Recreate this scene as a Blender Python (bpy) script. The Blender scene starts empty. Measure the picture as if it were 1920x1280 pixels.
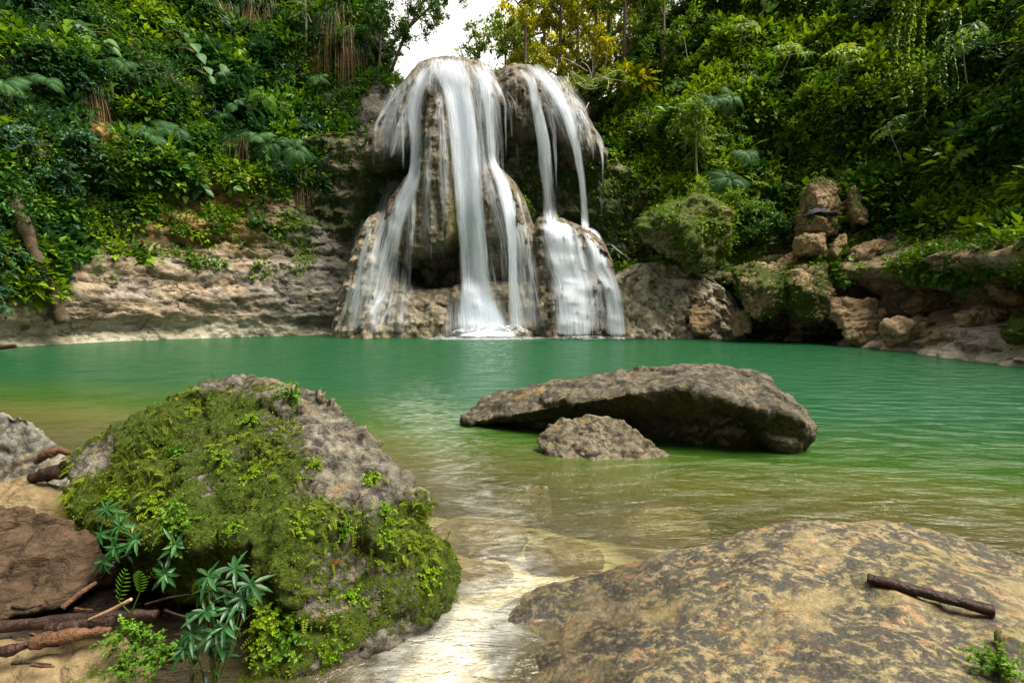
import bpy, bmesh, math, random
import numpy as np
from mathutils import Vector, Matrix
from mathutils.bvhtree import BVHTree

S = bpy.context.scene
COL = S.collection
R = math.radians
rng = np.random.default_rng(7)
random.seed(7)

# ------------------------------------------------------------------ camera
CAM_H, PITCH, FPX = 1.5, math.atan(68 / 960), 960.0
cam_d = bpy.data.cameras.new('camera')
cam_d.sensor_width = 36.0
cam_d.lens = 18.0
cam_d.clip_start = 0.05
cam_d.clip_end = 400
cam = bpy.data.objects.new('camera', cam_d)
cam.location = (0, 0, CAM_H)
cam.rotation_euler = (math.pi / 2 - PITCH, 0, 0)
COL.objects.link(cam)
S.camera = cam

# ------------------------------------------------------------------ light
SUN_EL, SUN_AZ = 63.0, 106.0
world = bpy.data.worlds.new('World')
S.world = world
world.use_nodes = True
wn = world.node_tree
wn.nodes.clear()
sky = wn.nodes.new('ShaderNodeTexSky')
sky.sky_type = 'NISHITA'
sky.sun_disc = False
sky.sun_elevation = R(SUN_EL)
sky.sun_rotation = R(SUN_AZ)
sky.air_density = 0.8
sky.dust_density = 5.0
sky.ozone_density = 0.6
wbg = wn.nodes.new('ShaderNodeBackground')
wbg.inputs['Strength'].default_value = 0.052
wout = wn.nodes.new('ShaderNodeOutputWorld')
# thin cloud over the blue: bright and warm low down behind the fall, where the evening light comes from, dimmer overhead
tc = wn.nodes.new('ShaderNodeTexCoord')
dt = wn.nodes.new('ShaderNodeVectorMath')
dt.operation = 'DOT_PRODUCT'
dt.inputs[1].default_value = Vector((-0.05, 0.9, 0.42)).normalized()
wn.links.new(tc.outputs['Generated'], dt.inputs[0])
gr = wn.nodes.new('ShaderNodeValToRGB')
gr.color_ramp.interpolation = 'EASE'
e = gr.color_ramp.elements
e[0].position, e[0].color = 0.15, (0.20, 0.205, 0.215, 1)
e[1].position, e[1].color = 0.92, (1.0, 0.96, 0.88, 1)
wn.links.new(dt.outputs['Value'], gr.inputs[0])
sc_ = wn.nodes.new('ShaderNodeVectorMath')
sc_.operation = 'SCALE'
sc_.inputs['Scale'].default_value = 16.0
wn.links.new(gr.outputs[0], sc_.inputs[0])
cloud = wn.nodes.new('ShaderNodeMix')
cloud.data_type = 'RGBA'
cloud.inputs[0].default_value = 0.75
wn.links.new(sky.outputs[0], cloud.inputs[6])
wn.links.new(sc_.outputs[0], cloud.inputs[7])
wn.links.new(cloud.outputs[2], wbg.inputs[0])
wn.links.new(wbg.outputs[0], wout.inputs[0])
sun_d = bpy.data.lights.new('sun', 'SUN')
sun_d.energy = 5.0
sun_d.angle = R(38)
sun_d.color = (1.0, 0.93, 0.80)
sun = bpy.data.objects.new('sun', sun_d)
sv = Vector((math.cos(R(SUN_EL)) * math.sin(R(SUN_AZ)), math.cos(R(SUN_EL)) * math.cos(R(SUN_AZ)), math.sin(R(SUN_EL))))
sun.rotation_euler = (-sv).to_track_quat('-Z', 'Y').to_euler()
COL.objects.link(sun)
S.view_settings.view_transform = 'Standard'
S.view_settings.look = 'None'
S.view_settings.exposure = 1.12
S.view_settings.gamma = 1.0
S.cycles.max_bounces = 6
S.cycles.transparent_max_bounces = 24
S.cycles.diffuse_bounces = 2
S.cycles.glossy_bounces = 2
S.cycles.transmission_bounces = 3
S.cycles.use_denoising = True

# ------------------------------------------------------------------ projection
_ct, _st = math.cos(PITCH), math.sin(PITCH)


def ray(px, py):
    dx = (np.asarray(px, float) - 960) / FPX
    dy = (640 - np.asarray(py, float)) / FPX
    return np.stack([dx, _ct + dy * _st, -_st + dy * _ct], -1)


def at_y(px, py, Y):
    d = ray(px, py)
    t = np.asarray(Y, float) / d[..., 1]
    return d * t[..., None] + np.array([0, 0, CAM_H])


def at_z(px, py, Z):
    d = ray(px, py)
    t = (np.asarray(Z, float) - CAM_H) / d[..., 2]
    return d * t[..., None] + np.array([0, 0, CAM_H])


def project(p):
    p = np.asarray(p, float) - np.array([0, 0, CAM_H])
    f = p[..., 1] * _ct - p[..., 2] * _st
    u = p[..., 1] * _st + p[..., 2] * _ct
    f = np.where(f < 0.05, 0.05, f)
    return 960 + FPX * p[..., 0] / f, 640 - FPX * u / f


# ------------------------------------------------------------------ noise
def _hash(ix, iy, iz, seed):
    h = (ix.astype(np.int64) * 374761393 + iy.astype(np.int64) * 668265263 + iz.astype(np.int64) * 2147483647 + seed * 974711) & 0xFFFFFFFF
    h = ((h ^ (h >> 13)) * 1274126177) & 0xFFFFFFFF
    h = ((h ^ (h >> 16)) * 2246822519) & 0xFFFFFFFF
    h = h ^ (h >> 15)
    return (h & 0xFFFFFF) / float(0xFFFFFF)


def vnoise(p, seed=0):
    i = np.floor(p).astype(np.int64)
    f = p - i
    f = f * f * f * (f * (f * 6 - 15) + 10)
    o = 0
    for a in (0, 1):
        wa = f[:, 0] if a else 1 - f[:, 0]
        for b in (0, 1):
            wb = f[:, 1] if b else 1 - f[:, 1]
            for c in (0, 1):
                wc = f[:, 2] if c else 1 - f[:, 2]
                o = o + wa * wb * wc * _hash(i[:, 0] + a, i[:, 1] + b, i[:, 2] + c, seed)
    return o * 2 - 1


_ROT = np.array([[0.0, 0.8, 0.6], [-0.8, 0.36, -0.48], [-0.6, -0.48, 0.64]])


def fbm(p, oct=4, seed=0, gain=0.5, ridged=False):
    p = np.asarray(p, float)
    p = p @ _ROT.T
    s = 0
    a = 1.0
    t = 0
    for k in range(oct):
        n = vnoise(p, seed + k)
        if ridged:
            n = 1 - 2 * np.abs(n)
        s = s + a * n
        t += a
        a *= gain
        p = (p @ _ROT.T) * 2.03 + 11.3
    return s / t


def worley(p, seed=0):
    i = np.floor(p).astype(np.int64)
    d1 = np.full(len(p), 9.0)
    d2 = np.full(len(p), 9.0)
    for a in (-1, 0, 1):
        for b in (-1, 0, 1):
            for c in (-1, 0, 1):
                j = i + np.array([a, b, c])
                q = j + np.stack([_hash(j[:, 0], j[:, 1], j[:, 2], seed + s) for s in (1, 2, 3)], 1)
                d = np.sqrt(((q - p) ** 2).sum(1))
                m = d < d1
                d2 = np.where(m, d1, np.minimum(d2, d))
                d1 = np.where(m, d, d1)
    return d1, d2


def facets(p, seed=0):
    """broken planes: each cell of space leans its own way"""
    i = np.floor(p).astype(np.int64)
    d1 = np.full(len(p), 9.0)
    out = np.zeros(len(p))
    for a in (-1, 0, 1):
        for b in (-1, 0, 1):
            for c in (-1, 0, 1):
                j = i + np.array([a, b, c])
                h = [_hash(j[:, 0], j[:, 1], j[:, 2], seed + s) for s in range(1, 7)]
                v = p - (j + np.stack(h[:3], 1))
                d = (v ** 2).sum(1)
                m = d < d1
                d1 = np.where(m, d, d1)
                out = np.where(m, (v * (np.stack(h[3:], 1) * 2 - 1)).sum(1), out)
    return out


def sstep(a, b, x):
    t = np.clip((x - a) / (b - a), 0, 1)
    return t * t * (3 - 2 * t)


# ------------------------------------------------------------------ mesh helpers
def mesh_np(name, V, F, attrs=None, mats=(), smooth=True, midx=None, uv=None):
    V = np.ascontiguousarray(V, np.float32)
    F = np.ascontiguousarray(F, np.int32)
    k = F.shape[1]
    me = bpy.data.meshes.new(name)
    me.vertices.add(len(V))
    me.vertices.foreach_set('co', V.ravel())
    me.loops.add(F.size)
    me.loops.foreach_set('vertex_index', F.ravel())
    me.polygons.add(len(F))
    me.polygons.foreach_set('loop_start', np.arange(0, F.size, k, dtype=np.int32))
    if midx is not None:
        me.polygons.foreach_set('material_index', np.ascontiguousarray(midx, np.int32))
    me.update(calc_edges=True)
    me.polygons.foreach_set('use_smooth', np.full(len(F), smooth))
    for n, a in (attrs or {}).items():
        at = me.attributes.new(n, 'FLOAT', 'POINT')
        at.data.foreach_set('value', np.ascontiguousarray(a, np.float32))
    if uv is not None:
        l = me.uv_layers.new(name='UVMap')
        l.data.foreach_set('uv', np.ascontiguousarray(uv[F.ravel()], np.float32).ravel())
    for m in mats:
        me.materials.append(m)
    return me


def link(name, me, parent=None, loc=None):
    o = bpy.data.objects.new(name, me)
    COL.objects.link(o)
    if parent is not None:
        o.parent = parent
    if loc is not None:
        o.location = loc
    return o


def tag(o, label=None, cat=None, group=None, kind=None):
    if label:
        o['label'] = label
    if cat:
        o['category'] = cat
    if group:
        o['group'] = group
    if kind:
        o['kind'] = kind
    return o


def empty(name, loc=(0, 0, 0)):
    o = bpy.data.objects.new(name, None)
    o.empty_display_size = 0.2
    o.location = loc
    COL.objects.link(o)
    return o


def grid_faces(nu, nv):
    i = np.arange(nu - 1)[:, None] * nv + np.arange(nv - 1)[None]
    i = i.ravel()
    return np.stack([i, i + nv, i + nv + 1, i + 1], 1)


def tube(path, rad, sides=6, caps=True):
    """tapered tube along a path: verts, triangles"""
    path = np.asarray(path, float)
    n = len(path)
    rad = np.broadcast_to(np.asarray(rad, float), (n,))
    T = np.gradient(path, axis=0)
    T /= np.linalg.norm(T, axis=1)[:, None] + 1e-9
    ref = np.array([0.13, 0.2, 1.0]) if abs(T[0, 2]) < 0.8 else np.array([1.0, 0.15, 0.1])
    A = np.cross(T, ref)
    A /= np.linalg.norm(A, axis=1)[:, None] + 1e-9
    B = np.cross(T, A)
    a = np.arange(sides) / sides * 2 * np.pi
    V = path[:, None] + rad[:, None, None] * (np.cos(a)[None, :, None] * A[:, None] + np.sin(a)[None, :, None] * B[:, None])
    V = V.reshape(-1, 3)
    F = []
    for i in range(n - 1):
        for j in range(sides):
            q = [i * sides + j, i * sides + (j + 1) % sides, (i + 1) * sides + (j + 1) % sides, (i + 1) * sides + j]
            F += [[q[0], q[1], q[2]], [q[0], q[2], q[3]]]
    if caps:
        for base, rev in ((0, True), ((n - 1) * sides, False)):
            for j in range(1, sides - 1):
                t = [base, base + j, base + j + 1]
                F.append(t[::-1] if rev else t)
    return V, np.array(F)


class Geo:
    """collects vertices, triangles and a tint per vertex for ONE mesh"""
    def __init__(self):
        self.v, self.f, self.t, self.n = [], [], [], 0

    def add(self, V, F, tint=0.5):
        if len(V) == 0:
            return
        self.v.append(np.asarray(V, float))
        self.f.append(np.asarray(F) + self.n)
        self.t.append(np.broadcast_to(np.asarray(tint, float), (len(V),)))
        self.n += len(V)

    def arrays(self):
        return np.concatenate(self.v), np.concatenate(self.f), np.concatenate(self.t)

    def mesh(self, name, mat, smooth=False):
        V, F, t = self.arrays()
        return mesh_np(name, V, F, {'tint': t}, [mat], smooth)


def unit(a):
    return a / (np.linalg.norm(a, axis=-1, keepdims=True) + 1e-9)


def leaves(g, P, D, N, L, W, rows=((0.45, 1.0),), fold=0.35, curl=0.15, tint=None):
    """many folded, curling leaves at once"""
    n = len(P)
    if n == 0:
        return
    P = np.asarray(P, float)
    D = unit(np.asarray(D, float))
    Sd = unit(np.cross(D, N))
    N = np.cross(Sd, D)
    L = np.broadcast_to(np.asarray(L, float), (n,))[:, None]
    W = np.broadcast_to(np.asarray(W, float), (n,))[:, None]
    vs = [P]
    for t, w in rows:
        c = P + D * L * t - N * curl * L * t * t
        up = N * fold * W * w
        vs += [c - Sd * W * w + up, c, c + Sd * W * w + up]
    vs.append(P + D * L - N * curl * L)
    k = len(rows)
    m = 3 * k + 2
    V = np.stack(vs, 1).reshape(-1, 3)
    f = [[0, 3, 2], [0, 2, 1]]
    for r in range(k - 1):
        a, b = 1 + 3 * r, 4 + 3 * r
        f += [[a, a + 1, b + 1], [a, b + 1, b], [a + 1, a + 2, b + 2], [a + 1, b + 2, b + 1]]
    e = 1 + 3 * (k - 1)
    f += [[e, e + 1, m - 1], [e + 1, e + 2, m - 1]]
    F = (np.arange(n)[:, None, None] * m + np.array(f)[None]).reshape(-1, 3)
    if tint is None:
        tint = rng.random(n)
    g.add(V, F, np.repeat(np.broadcast_to(tint, (n,)), m))


# ------------------------------------------------------------------ materials
class NT:
    def __init__(self, name):
        self.m = bpy.data.materials.new(name)
        self.m.use_nodes = True
        self.t = self.m.node_tree
        self.t.nodes.clear()
        self.out = self.n('ShaderNodeOutputMaterial')

    def n(self, typ, **kw):
        x = self.t.nodes.new(typ)
        for k, v in kw.items():
            setattr(x, k, v)
        return x

    def set(self, sock, v):
        if hasattr(v, 'is_output'):
            self.t.links.new(v, sock)
        elif isinstance(v, (tuple, list)) and len(v) == 3 and sock.type == 'RGBA':
            sock.default_value = (*v, 1)
        else:
            sock.default_value = v

    def coord(self, kind='pos', scale=(1, 1, 1)):
        if kind == 'pos':
            c = self.n('ShaderNodeNewGeometry').outputs['Position']
        elif kind == 'uv':
            c = self.n('ShaderNodeTexCoord').outputs['UV']
        else:
            c = self.n('ShaderNodeTexCoord').outputs['Object']
        mp = self.n('ShaderNodeMapping')
        mp.inputs['Scale'].default_value = scale
        self.t.links.new(c, mp.inputs[0])
        return mp.outputs[0]

    def noise(self, co, scale, detail=4, rough=0.55, dist=0.0):
        x = self.n('ShaderNodeTexNoise')
        self.t.links.new(co, x.inputs['Vector'])
        x.inputs['Scale'].default_value = scale
        x.inputs['Detail'].default_value = detail
        x.inputs['Roughness'].default_value = rough
        x.inputs['Distortion'].default_value = dist
        return x.outputs[0]

    def voro(self, co, scale, feature='F1', out=0):
        x = self.n('ShaderNodeTexVoronoi')
        x.feature = feature
        self.t.links.new(co, x.inputs['Vector'])
        x.inputs['Scale'].default_value = scale
        return x.outputs[out]

    def attr(self, name):
        return self.n('ShaderNodeAttribute', attribute_name=name).outputs['Fac']

    def ramp(self, f, stops, interp='LINEAR'):
        x = self.n('ShaderNodeValToRGB')
        x.color_ramp.interpolation = interp
        e = x.color_ramp.elements
        while len(e) < len(stops):
            e.new(0.5)
        for el, (p, c) in zip(e, stops):
            el.position = p
            el.color = (*c, 1) if len(c) == 3 else c
        self.set(x.inputs[0], f)
        return x.outputs[0]

    def band(self, f, a, b):
        x = self.n('ShaderNodeMapRange')
        x.interpolation_type = 'SMOOTHSTEP'
        self.set(x.inputs['Value'], f)
        x.inputs['From Min'].default_value = a
        x.inputs['From Max'].default_value = b
        return x.outputs[0]

    def math(self, op, a, b=0.0, clamp=False):
        x = self.n('ShaderNodeMath', operation=op)
        x.use_clamp = clamp
        self.set(x.inputs[0], a)
        self.set(x.inputs[1], b)
        return x.outputs[0]

    def mix(self, f, a, b, mode='MIX'):
        x = self.n('ShaderNodeMix')
        x.data_type = 'RGBA'
        x.blend_type = mode
        self.set(x.inputs[0], f)
        self.set(x.inputs[6], a)
        self.set(x.inputs[7], b)
        return x.outputs[2]

    def bump(self, h, strength, dist=0.05, normal=None):
        x = self.n('ShaderNodeBump')
        x.inputs['Strength'].default_value = strength
        x.inputs['Distance'].default_value = dist
        self.set(x.inputs['Height'], h)
        if normal is not None:
            self.set(x.inputs['Normal'], normal)
        return x.outputs[0]

    def bsdf(self, color, rough=0.8, normal=None, spec=0.22):
        x = self.n('ShaderNodeBsdfPrincipled')
        self.set(x.inputs['Base Color'], color)
        self.set(x.inputs['Roughness'], rough)
        x.inputs['Specular IOR Level'].default_value = spec
        if normal is not None:
            self.set(x.inputs['Normal'], normal)
        return x.outputs[0]

    def mixsh(self, f, a, b):
        x = self.n('ShaderNodeMixShader')
        self.set(x.inputs[0], f)
        self.t.links.new(a, x.inputs[1])
        self.t.links.new(b, x.inputs[2])
        return x.outputs[0]

    def done(self, sh):
        self.t.links.new(sh, self.out.inputs[0])
        return self.m


def rock_mat(name, cols, dark=(0.03, 0.028, 0.025), scale=1.0, moss=None, dark_amt=(0.55, 0.75), accent=None,
             rough=0.75, bump=0.6, stretch=(1, 1, 1), wet=False, broad=None, cracks=0.0, speck=0.5, moss_noise=0.55, patchy=False):
    """weathered stone: blotches of three tones, dark lichen patches, pits, grain, moss by the 'moss' attribute"""
    T = NT(name)
    co = T.coord('pos', stretch)
    n1 = T.noise(co, 1.3 * scale, 6, 0.6, 0.4)
    n2 = T.noise(co, 5.5 * scale, 6, 0.65, 0.3)
    n3 = T.noise(co, 24 * scale, 4, 0.7)
    c = T.ramp(n1, [(0.3, cols[0]), (0.5, cols[1]), (0.7, cols[2])])
    c = T.mix(0.55, c, T.ramp(n2, [(0.3, cols[2]), (0.5, cols[1]), (0.68, cols[0])]))
    if accent is not None:
        c = T.mix(T.band(T.noise(co, 2.6 * scale, 5, 0.65, 0.8), 0.53, 0.68), c, accent)
    d = T.band(T.math('ADD', T.math('MULTIPLY', n2, 0.6), T.math('MULTIPLY', T.noise(co, 2.1 * scale, 5, 0.6), 0.4)), *dark_amt)
    if broad is not None:
        c = T.mix(T.math('MULTIPLY', T.band(T.noise(co, 0.5 * scale, 4, 0.6, 1.0), 0.45, 0.62), 0.7), c, T.mix(0.5, c, broad))
    if patchy:
        d = T.math('MULTIPLY', d, T.band(T.noise(co, 0.45 * scale, 4, 0.6, 0.6), 0.38, 0.52))
    c = T.mix(T.math('MULTIPLY', d, 0.85), c, dark)
    c = T.mix(T.math('MULTIPLY', T.band(n3, 0.52, 0.7), speck), c, dark)
    c = T.mix(T.math('MULTIPLY', T.band(n3, 0.46, 0.3), speck * 0.5), c, cols[2])
    pit = T.voro(co, 9 * scale)
    if cracks:
        wc = T.n('ShaderNodeVectorMath', operation='ADD')
        T.t.links.new(co, wc.inputs[0])
        wn_ = T.n('ShaderNodeTexNoise')
        T.t.links.new(co, wn_.inputs['Vector'])
        wn_.inputs['Scale'].default_value = 1.5 * scale
        T.t.links.new(wn_.outputs[1], wc.inputs[1])
        ce = T.band(T.voro(wc.outputs[0], cracks, 'DISTANCE_TO_EDGE'), 0.035, 0.0)
        c = T.mix(T.math('MULTIPLY', ce, 0.7), c, dark)
        pit = T.math('SUBTRACT', pit, T.math('MULTIPLY', ce, 2.0))
    h = T.math('ADD', T.math('MULTIPLY', n2, 0.8), T.math('ADD', T.math('MULTIPLY', n3, 0.35), T.math('MULTIPLY', pit, 0.3)))
    r = rough
    if wet:
        w = T.attr('wet')
        c = T.mix(T.math('MULTIPLY', w, 0.75), c, T.mix(1.0, c, (0.42, 0.42, 0.46), 'MULTIPLY'))
        r = T.math('SUBTRACT', rough, T.math('MULTIPLY', w, 0.42))
    if moss is not None:
        ma = T.attr('moss')
        mn = T.noise(co, 7 * scale, 5, 0.7)
        mf = T.band(T.math('ADD', ma, T.math('MULTIPLY', T.math('SUBTRACT', mn, 0.5), moss_noise * 2)), 0.42, 0.58)
        mc = T.ramp(T.noise(co, 16 * scale, 4, 0.7), [(0.3, moss[0]), (0.5, moss[1]), (0.72, moss[2])])
        c = T.mix(mf, c, mc)
        h = T.math('ADD', h, T.math('MULTIPLY', mf, T.noise(co, 45 * scale, 3, 0.8)))
    return T.done(T.bsdf(c, r, T.bump(h, min(1, bump * 1.2), 0.11 / scale)))


def leaf_mat(name, stops, trans=0.3, rough=0.42, spec=0.15):
    T = NT(name)
    t = T.attr('tint')
    oi = T.n('ShaderNodeObjectInfo').outputs['Random']
    f = T.math('ADD', T.math('MULTIPLY', t, 0.72), T.math('MULTIPLY', oi, 0.28))
    k = len(stops)
    c = T.ramp(f, [(i / (k - 1), s) for i, s in enumerate(stops)])
    c2 = T.mix(1.0, c, (1.25, 1.15, 0.55), 'MULTIPLY')
    tr = T.n('ShaderNodeBsdfTranslucent')
    T.set(tr.inputs[0], c2)
    return T.done(T.mixsh(trans, T.bsdf(c, rough, None, spec), tr.outputs[0]))


def wood_mat(name, a, b, scale=8, rough=0.7, bump=0.5):
    T = NT(name)
    co = T.coord('obj', (1, 1, 1))
    n = T.noise(co, scale, 6, 0.7, 0.6)
    n2 = T.noise(co, scale * 6, 3, 0.6)
    c = T.ramp(n, [(0.35, a), (0.62, b)])
    c = T.mix(T.math('MULTIPLY', T.band(n2, 0.5, 0.7), 0.5), c, tuple(x * 0.4 for x in a))
    return T.done(T.bsdf(c, rough, T.bump(T.math('ADD', n, T.math('MULTIPLY', n2, 0.4)), bump, 0.03)))


MOSS = ((0.02, 0.036, 0.003), (0.07, 0.11, 0.007), (0.17, 0.22, 0.014))
M = {}
M['boulder'] = rock_mat('mossy boulder stone', ((0.045, 0.04, 0.032), (0.13, 0.115, 0.088), (0.32, 0.295, 0.24)), scale=3.0, moss=MOSS,
                        accent=(0.22, 0.15, 0.07), dark=(0.022, 0.02, 0.018), bump=0.9, dark_amt=(0.5, 0.62))
M['grey_stone'] = rock_mat('grey weathered stone', ((0.06, 0.06, 0.055), (0.15, 0.142, 0.12), (0.33, 0.31, 0.26)), scale=3.0, moss=MOSS, bump=0.7,
                           accent=(0.28, 0.22, 0.13))
M['slab'] = rock_mat('lichen blotched slab stone', ((0.10, 0.082, 0.04), (0.195, 0.155, 0.08), (0.34, 0.275, 0.165)), scale=4.6, moss=MOSS, bump=0.55,
                     accent=(0.34, 0.17, 0.07), dark=(0.024, 0.026, 0.028), dark_amt=(0.42, 0.53), wet=True, speck=0.9, patchy=True, broad=(0.17, 0.15, 0.05))
M['small_stone'] = rock_mat('brown grey pool stone', ((0.05, 0.042, 0.028), (0.125, 0.105, 0.07), (0.26, 0.225, 0.16)), scale=3.4, moss=MOSS, bump=0.8, accent=(0.22, 0.15, 0.06), dark=(0.022, 0.02, 0.018), dark_amt=(0.48, 0.6))
M['brown_stone'] = rock_mat('red brown stone', ((0.03, 0.019, 0.011), (0.066, 0.041, 0.023), (0.15, 0.10, 0.057)), scale=3.2, moss=MOSS, bump=0.8,
                            dark=(0.03, 0.018, 0.012), stretch=(1, 1, 2.2))
M['tan_stone'] = rock_mat('tan stone', ((0.10, 0.07, 0.032), (0.18, 0.13, 0.065), (0.29, 0.22, 0.125)), scale=3.2, moss=MOSS, bump=0.55,
                          stretch=(1, 1, 2.5))
M['dome'] = None
# ------------------------------------------------------------------ cliffs, dome, bed, water
def catmull(P, n):
    P = np.asarray(P, float)
    P = np.vstack([2 * P[0] - P[1], P, 2 * P[-1] - P[-2]])
    out = []
    for i in range(1, len(P) - 2):
        t = np.linspace(0, 1, 40, endpoint=False)[:, None]
        a, b, c, d = P[i - 1], P[i], P[i + 1], P[i + 2]
        out.append(0.5 * ((2 * b) + (-a + c) * t + (2 * a - 5 * b + 4 * c - d) * t * t + (-a + 3 * b - 3 * c + d) * t ** 3))
    Q = np.vstack(out + [P[-2][None]])
    s = np.r_[0, np.cumsum(np.linalg.norm(np.diff(Q, axis=0), axis=1))]
    u = np.linspace(0, s[-1], n)
    return np.stack([np.interp(u, s, Q[:, k]) for k in range(Q.shape[1])], 1), u


def cliff_grid(plan, step, zs, setback, noise_fn):
    Q, u = catmull(plan, 2)
    _, L = catmull(plan, 2)
    n = int(L[-1] / step)
    Q, u = catmull(plan, n)
    T = unit(np.gradient(Q, axis=0))
    # smooth the plan normals so that the far setback fans out evenly
    Nn = np.stack([-T[:, 1], T[:, 0]], 1)
    if ((np.array([0, 13.0]) - Q[len(Q) // 2]) @ Nn[len(Q) // 2]) < 0:
        Nn = -Nn
    k = np.ones(41) / 41
    Nn = unit(np.stack([np.convolve(np.pad(Nn[:, j], 20, mode='edge'), k, 'valid') for j in (0, 1)], 1))
    U, Z = np.meshgrid(u, zs, indexing='ij')
    Z = np.where(Z > 8, 8 + (Z - 8) * (0.85 - 0.15 * sstep(6, 16, U)), Z)
    sb = setback(U, Z)
    X = Q[:, None, 0] - Nn[:, None, 0] * sb
    Y = Q[:, None, 1] - Nn[:, None, 1] * sb
    P = np.stack([X, Y, Z], -1).reshape(-1, 3)
    N3 = np.repeat(np.c_[Nn, np.zeros(len(Nn))], len(zs), 0)
    P = P + noise_fn(P, N3, U.ravel(), Z.ravel())
    F = grid_faces(len(u), len(zs))
    return P, F, U.ravel(), Z.ravel(), (len(u), len(zs))


def vnormals(P, F):
    fn = np.cross(P[F[:, 1]] - P[F[:, 0]], P[F[:, 2]] - P[F[:, 0]])
    N = np.zeros_like(P)
    for k in range(F.shape[1]):
        np.add.at(N, F[:, k], fn)
    return unit(N)


def lerp_knots(z, K):
    K = np.asarray(K, float)
    return np.interp(z, K[:, 0], K[:, 1])


# ---- left cliff
L_PLAN = [(-4.6, 30.5), (-6.6, 28.0), (-9.2, 26.0), (-12.9, 24.0), (-15.8, 21.6), (-17.4, 18.2), (-18.2, 13), (-19.0, 5), (-19.5, -8)]
zsL = np.r_[np.linspace(-1.2, 8, 118), np.linspace(8.12, 24, 90)]


def l_setback(U, Z):
    base = lerp_knots(Z, [(-2, 0.1), (0.0, 0.15), (0.45, 0.42), (0.75, 0.3), (1.0, -0.05), (1.8, -0.12), (2.9, 0.08), (3.5, 0.2), (3.75, 0.85),
                          (4.6, 1.15), (5.6, 1.25), (5.8, 1.5), (7.0, 1.8), (7.4, 1.55), (7.9, 1.7), (9.5, 3.0), (12, 4.3), (15, 6.3), (24, 12.0)])
    base = base * np.where(Z < 1.4, 0.45 + 1.1 * (0.5 + 0.9 * vnoise(np.stack([U * 0.45, U * 0, Z * 0.4], 2).reshape(-1, 3), 35).reshape(U.shape)), 1.0)
    s = sstep(0, 6, U)
    return base * (0.55 + 0.45 * s)


def l_noise(P, N, U, Z):
    w = 0.55 + 0.45 * sstep(2.5, 5, Z)
    big = fbm(P * 0.35, 4, 3) * 0.9 * (0.35 + 1.9 * sstep(4, 8, Z))
    # stacked beds: thin ledges that run along the cliff
    q = np.stack([U * 0.16, U * 0.0, Z * 2.1 + 0.3 * np.sin(U * 0.35) + fbm(P * 0.6, 3, 9) * 0.6], 1)
    beds = vnoise(q, 21) * 0.13 * (1 - 0.4 * sstep(8, 12, Z))
    c1, c2 = worley(P * np.array([0.55, 0.55, 1.5]) + fbm(P * 0.9, 4, 5)[:, None] * 0.4, 4)
    m_ = 0.35 + 0.65 * sstep(2.2, 4.5, Z)
    crack = -0.20 * (1 - sstep(0.0, 0.07, c2 - c1)) * m_
    lump = 0.30 * (0.5 - c1) * m_
    lump = lump + 0.16 * facets(P * np.array([0.9, 0.9, 1.8]) + fbm(P * 1.2, 3, 27)[:, None] * 0.3, 28) * m_ + 0.10 * facets(P * np.array([2.2, 2.2, 3.4]), 29)
    lump = lump + 0.07 * fbm(P * 2.8, 5, 25) * sstep(-0.2, 0.3, fbm(P * 0.6, 2, 26))
    nt = fbm(np.stack([U * 0.55, U * 0, Z * 3.2 + 0.25 * U * 0.3], 1), 4, 23)
    lump = lump - 0.13 * (1 - sstep(0.0, 0.045, np.abs(nt))) * (1 - sstep(5, 7, Z))
    fine = fbm(P * 1.9, 4, 13, ridged=True) * 0.13 * w + fbm(P * 6, 3, 17) * 0.05
    d = big + beds + crack + lump + fine
    return N * d[:, None] + np.stack([fbm(P * 1.3, 3, 31), fbm(P * 1.3, 3, 32), fbm(P * 1.3, 3, 33)], 1) * 0.10


PL, FL, UL, ZL, SHL = cliff_grid(L_PLAN, 0.11, zsL, l_setback, l_noise)

# ---- right cliff
R_PLAN = [(2.6, 31.5), (4.8, 29.2), (6.6, 27.4), (8.2, 25.6), (10.3, 23.4), (12.0, 21.0), (12.9, 17.8), (12.8, 14.4), (12.9, 11.0), (13.6, 6), (14.2, 0), (14.6, -8)]
zsR = np.r_[np.linspace(-1.2, 8, 118), np.linspace(8.12, 24, 90)]


def r_setback(U, Z):
    near_fall = lerp_knots(Z, [(-2, -0.6), (0, -0.3), (1.2, 0.0), (2.6, 0.5), (3.4, 1.2), (4.2, 1.6), (6, 1.3), (8, 1.6), (11, 3.2), (13.5, 4.4), (18, 7.5), (24, 11)])
    ledge = lerp_knots(Z, [(-2, -0.3), (0, 0.0), (0.5, 0.25), (1.2, 0.5), (2.0, 0.2), (2.6, 0.1), (3.0, 0.5), (3.5, 1.9), (4.2, 2.9), (6, 3.7), (10, 5.6), (15, 8.2), (24, 13.5)])
    shelf = lerp_knots(Z, [(-2, -0.9), (0, -0.4), (0.35, -0.1), (0.7, 0.3), (0.95, 1.3), (1.3, 2.5), (1.9, 2.8), (2.25, 2.0), (2.6, 0.7), (2.9, 0.5), (3.2, 0.9), (3.5, 2.2), (4.2, 3.2), (6, 3.9), (10, 5.8), (15, 8.4), (24, 13.5)])
    a = sstep(7.5, 10.5, U)
    b = sstep(14.0, 17.0, U)
    s = near_fall * (1 - a) + ledge * a
    return s * (1 - b) + shelf * b


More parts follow.
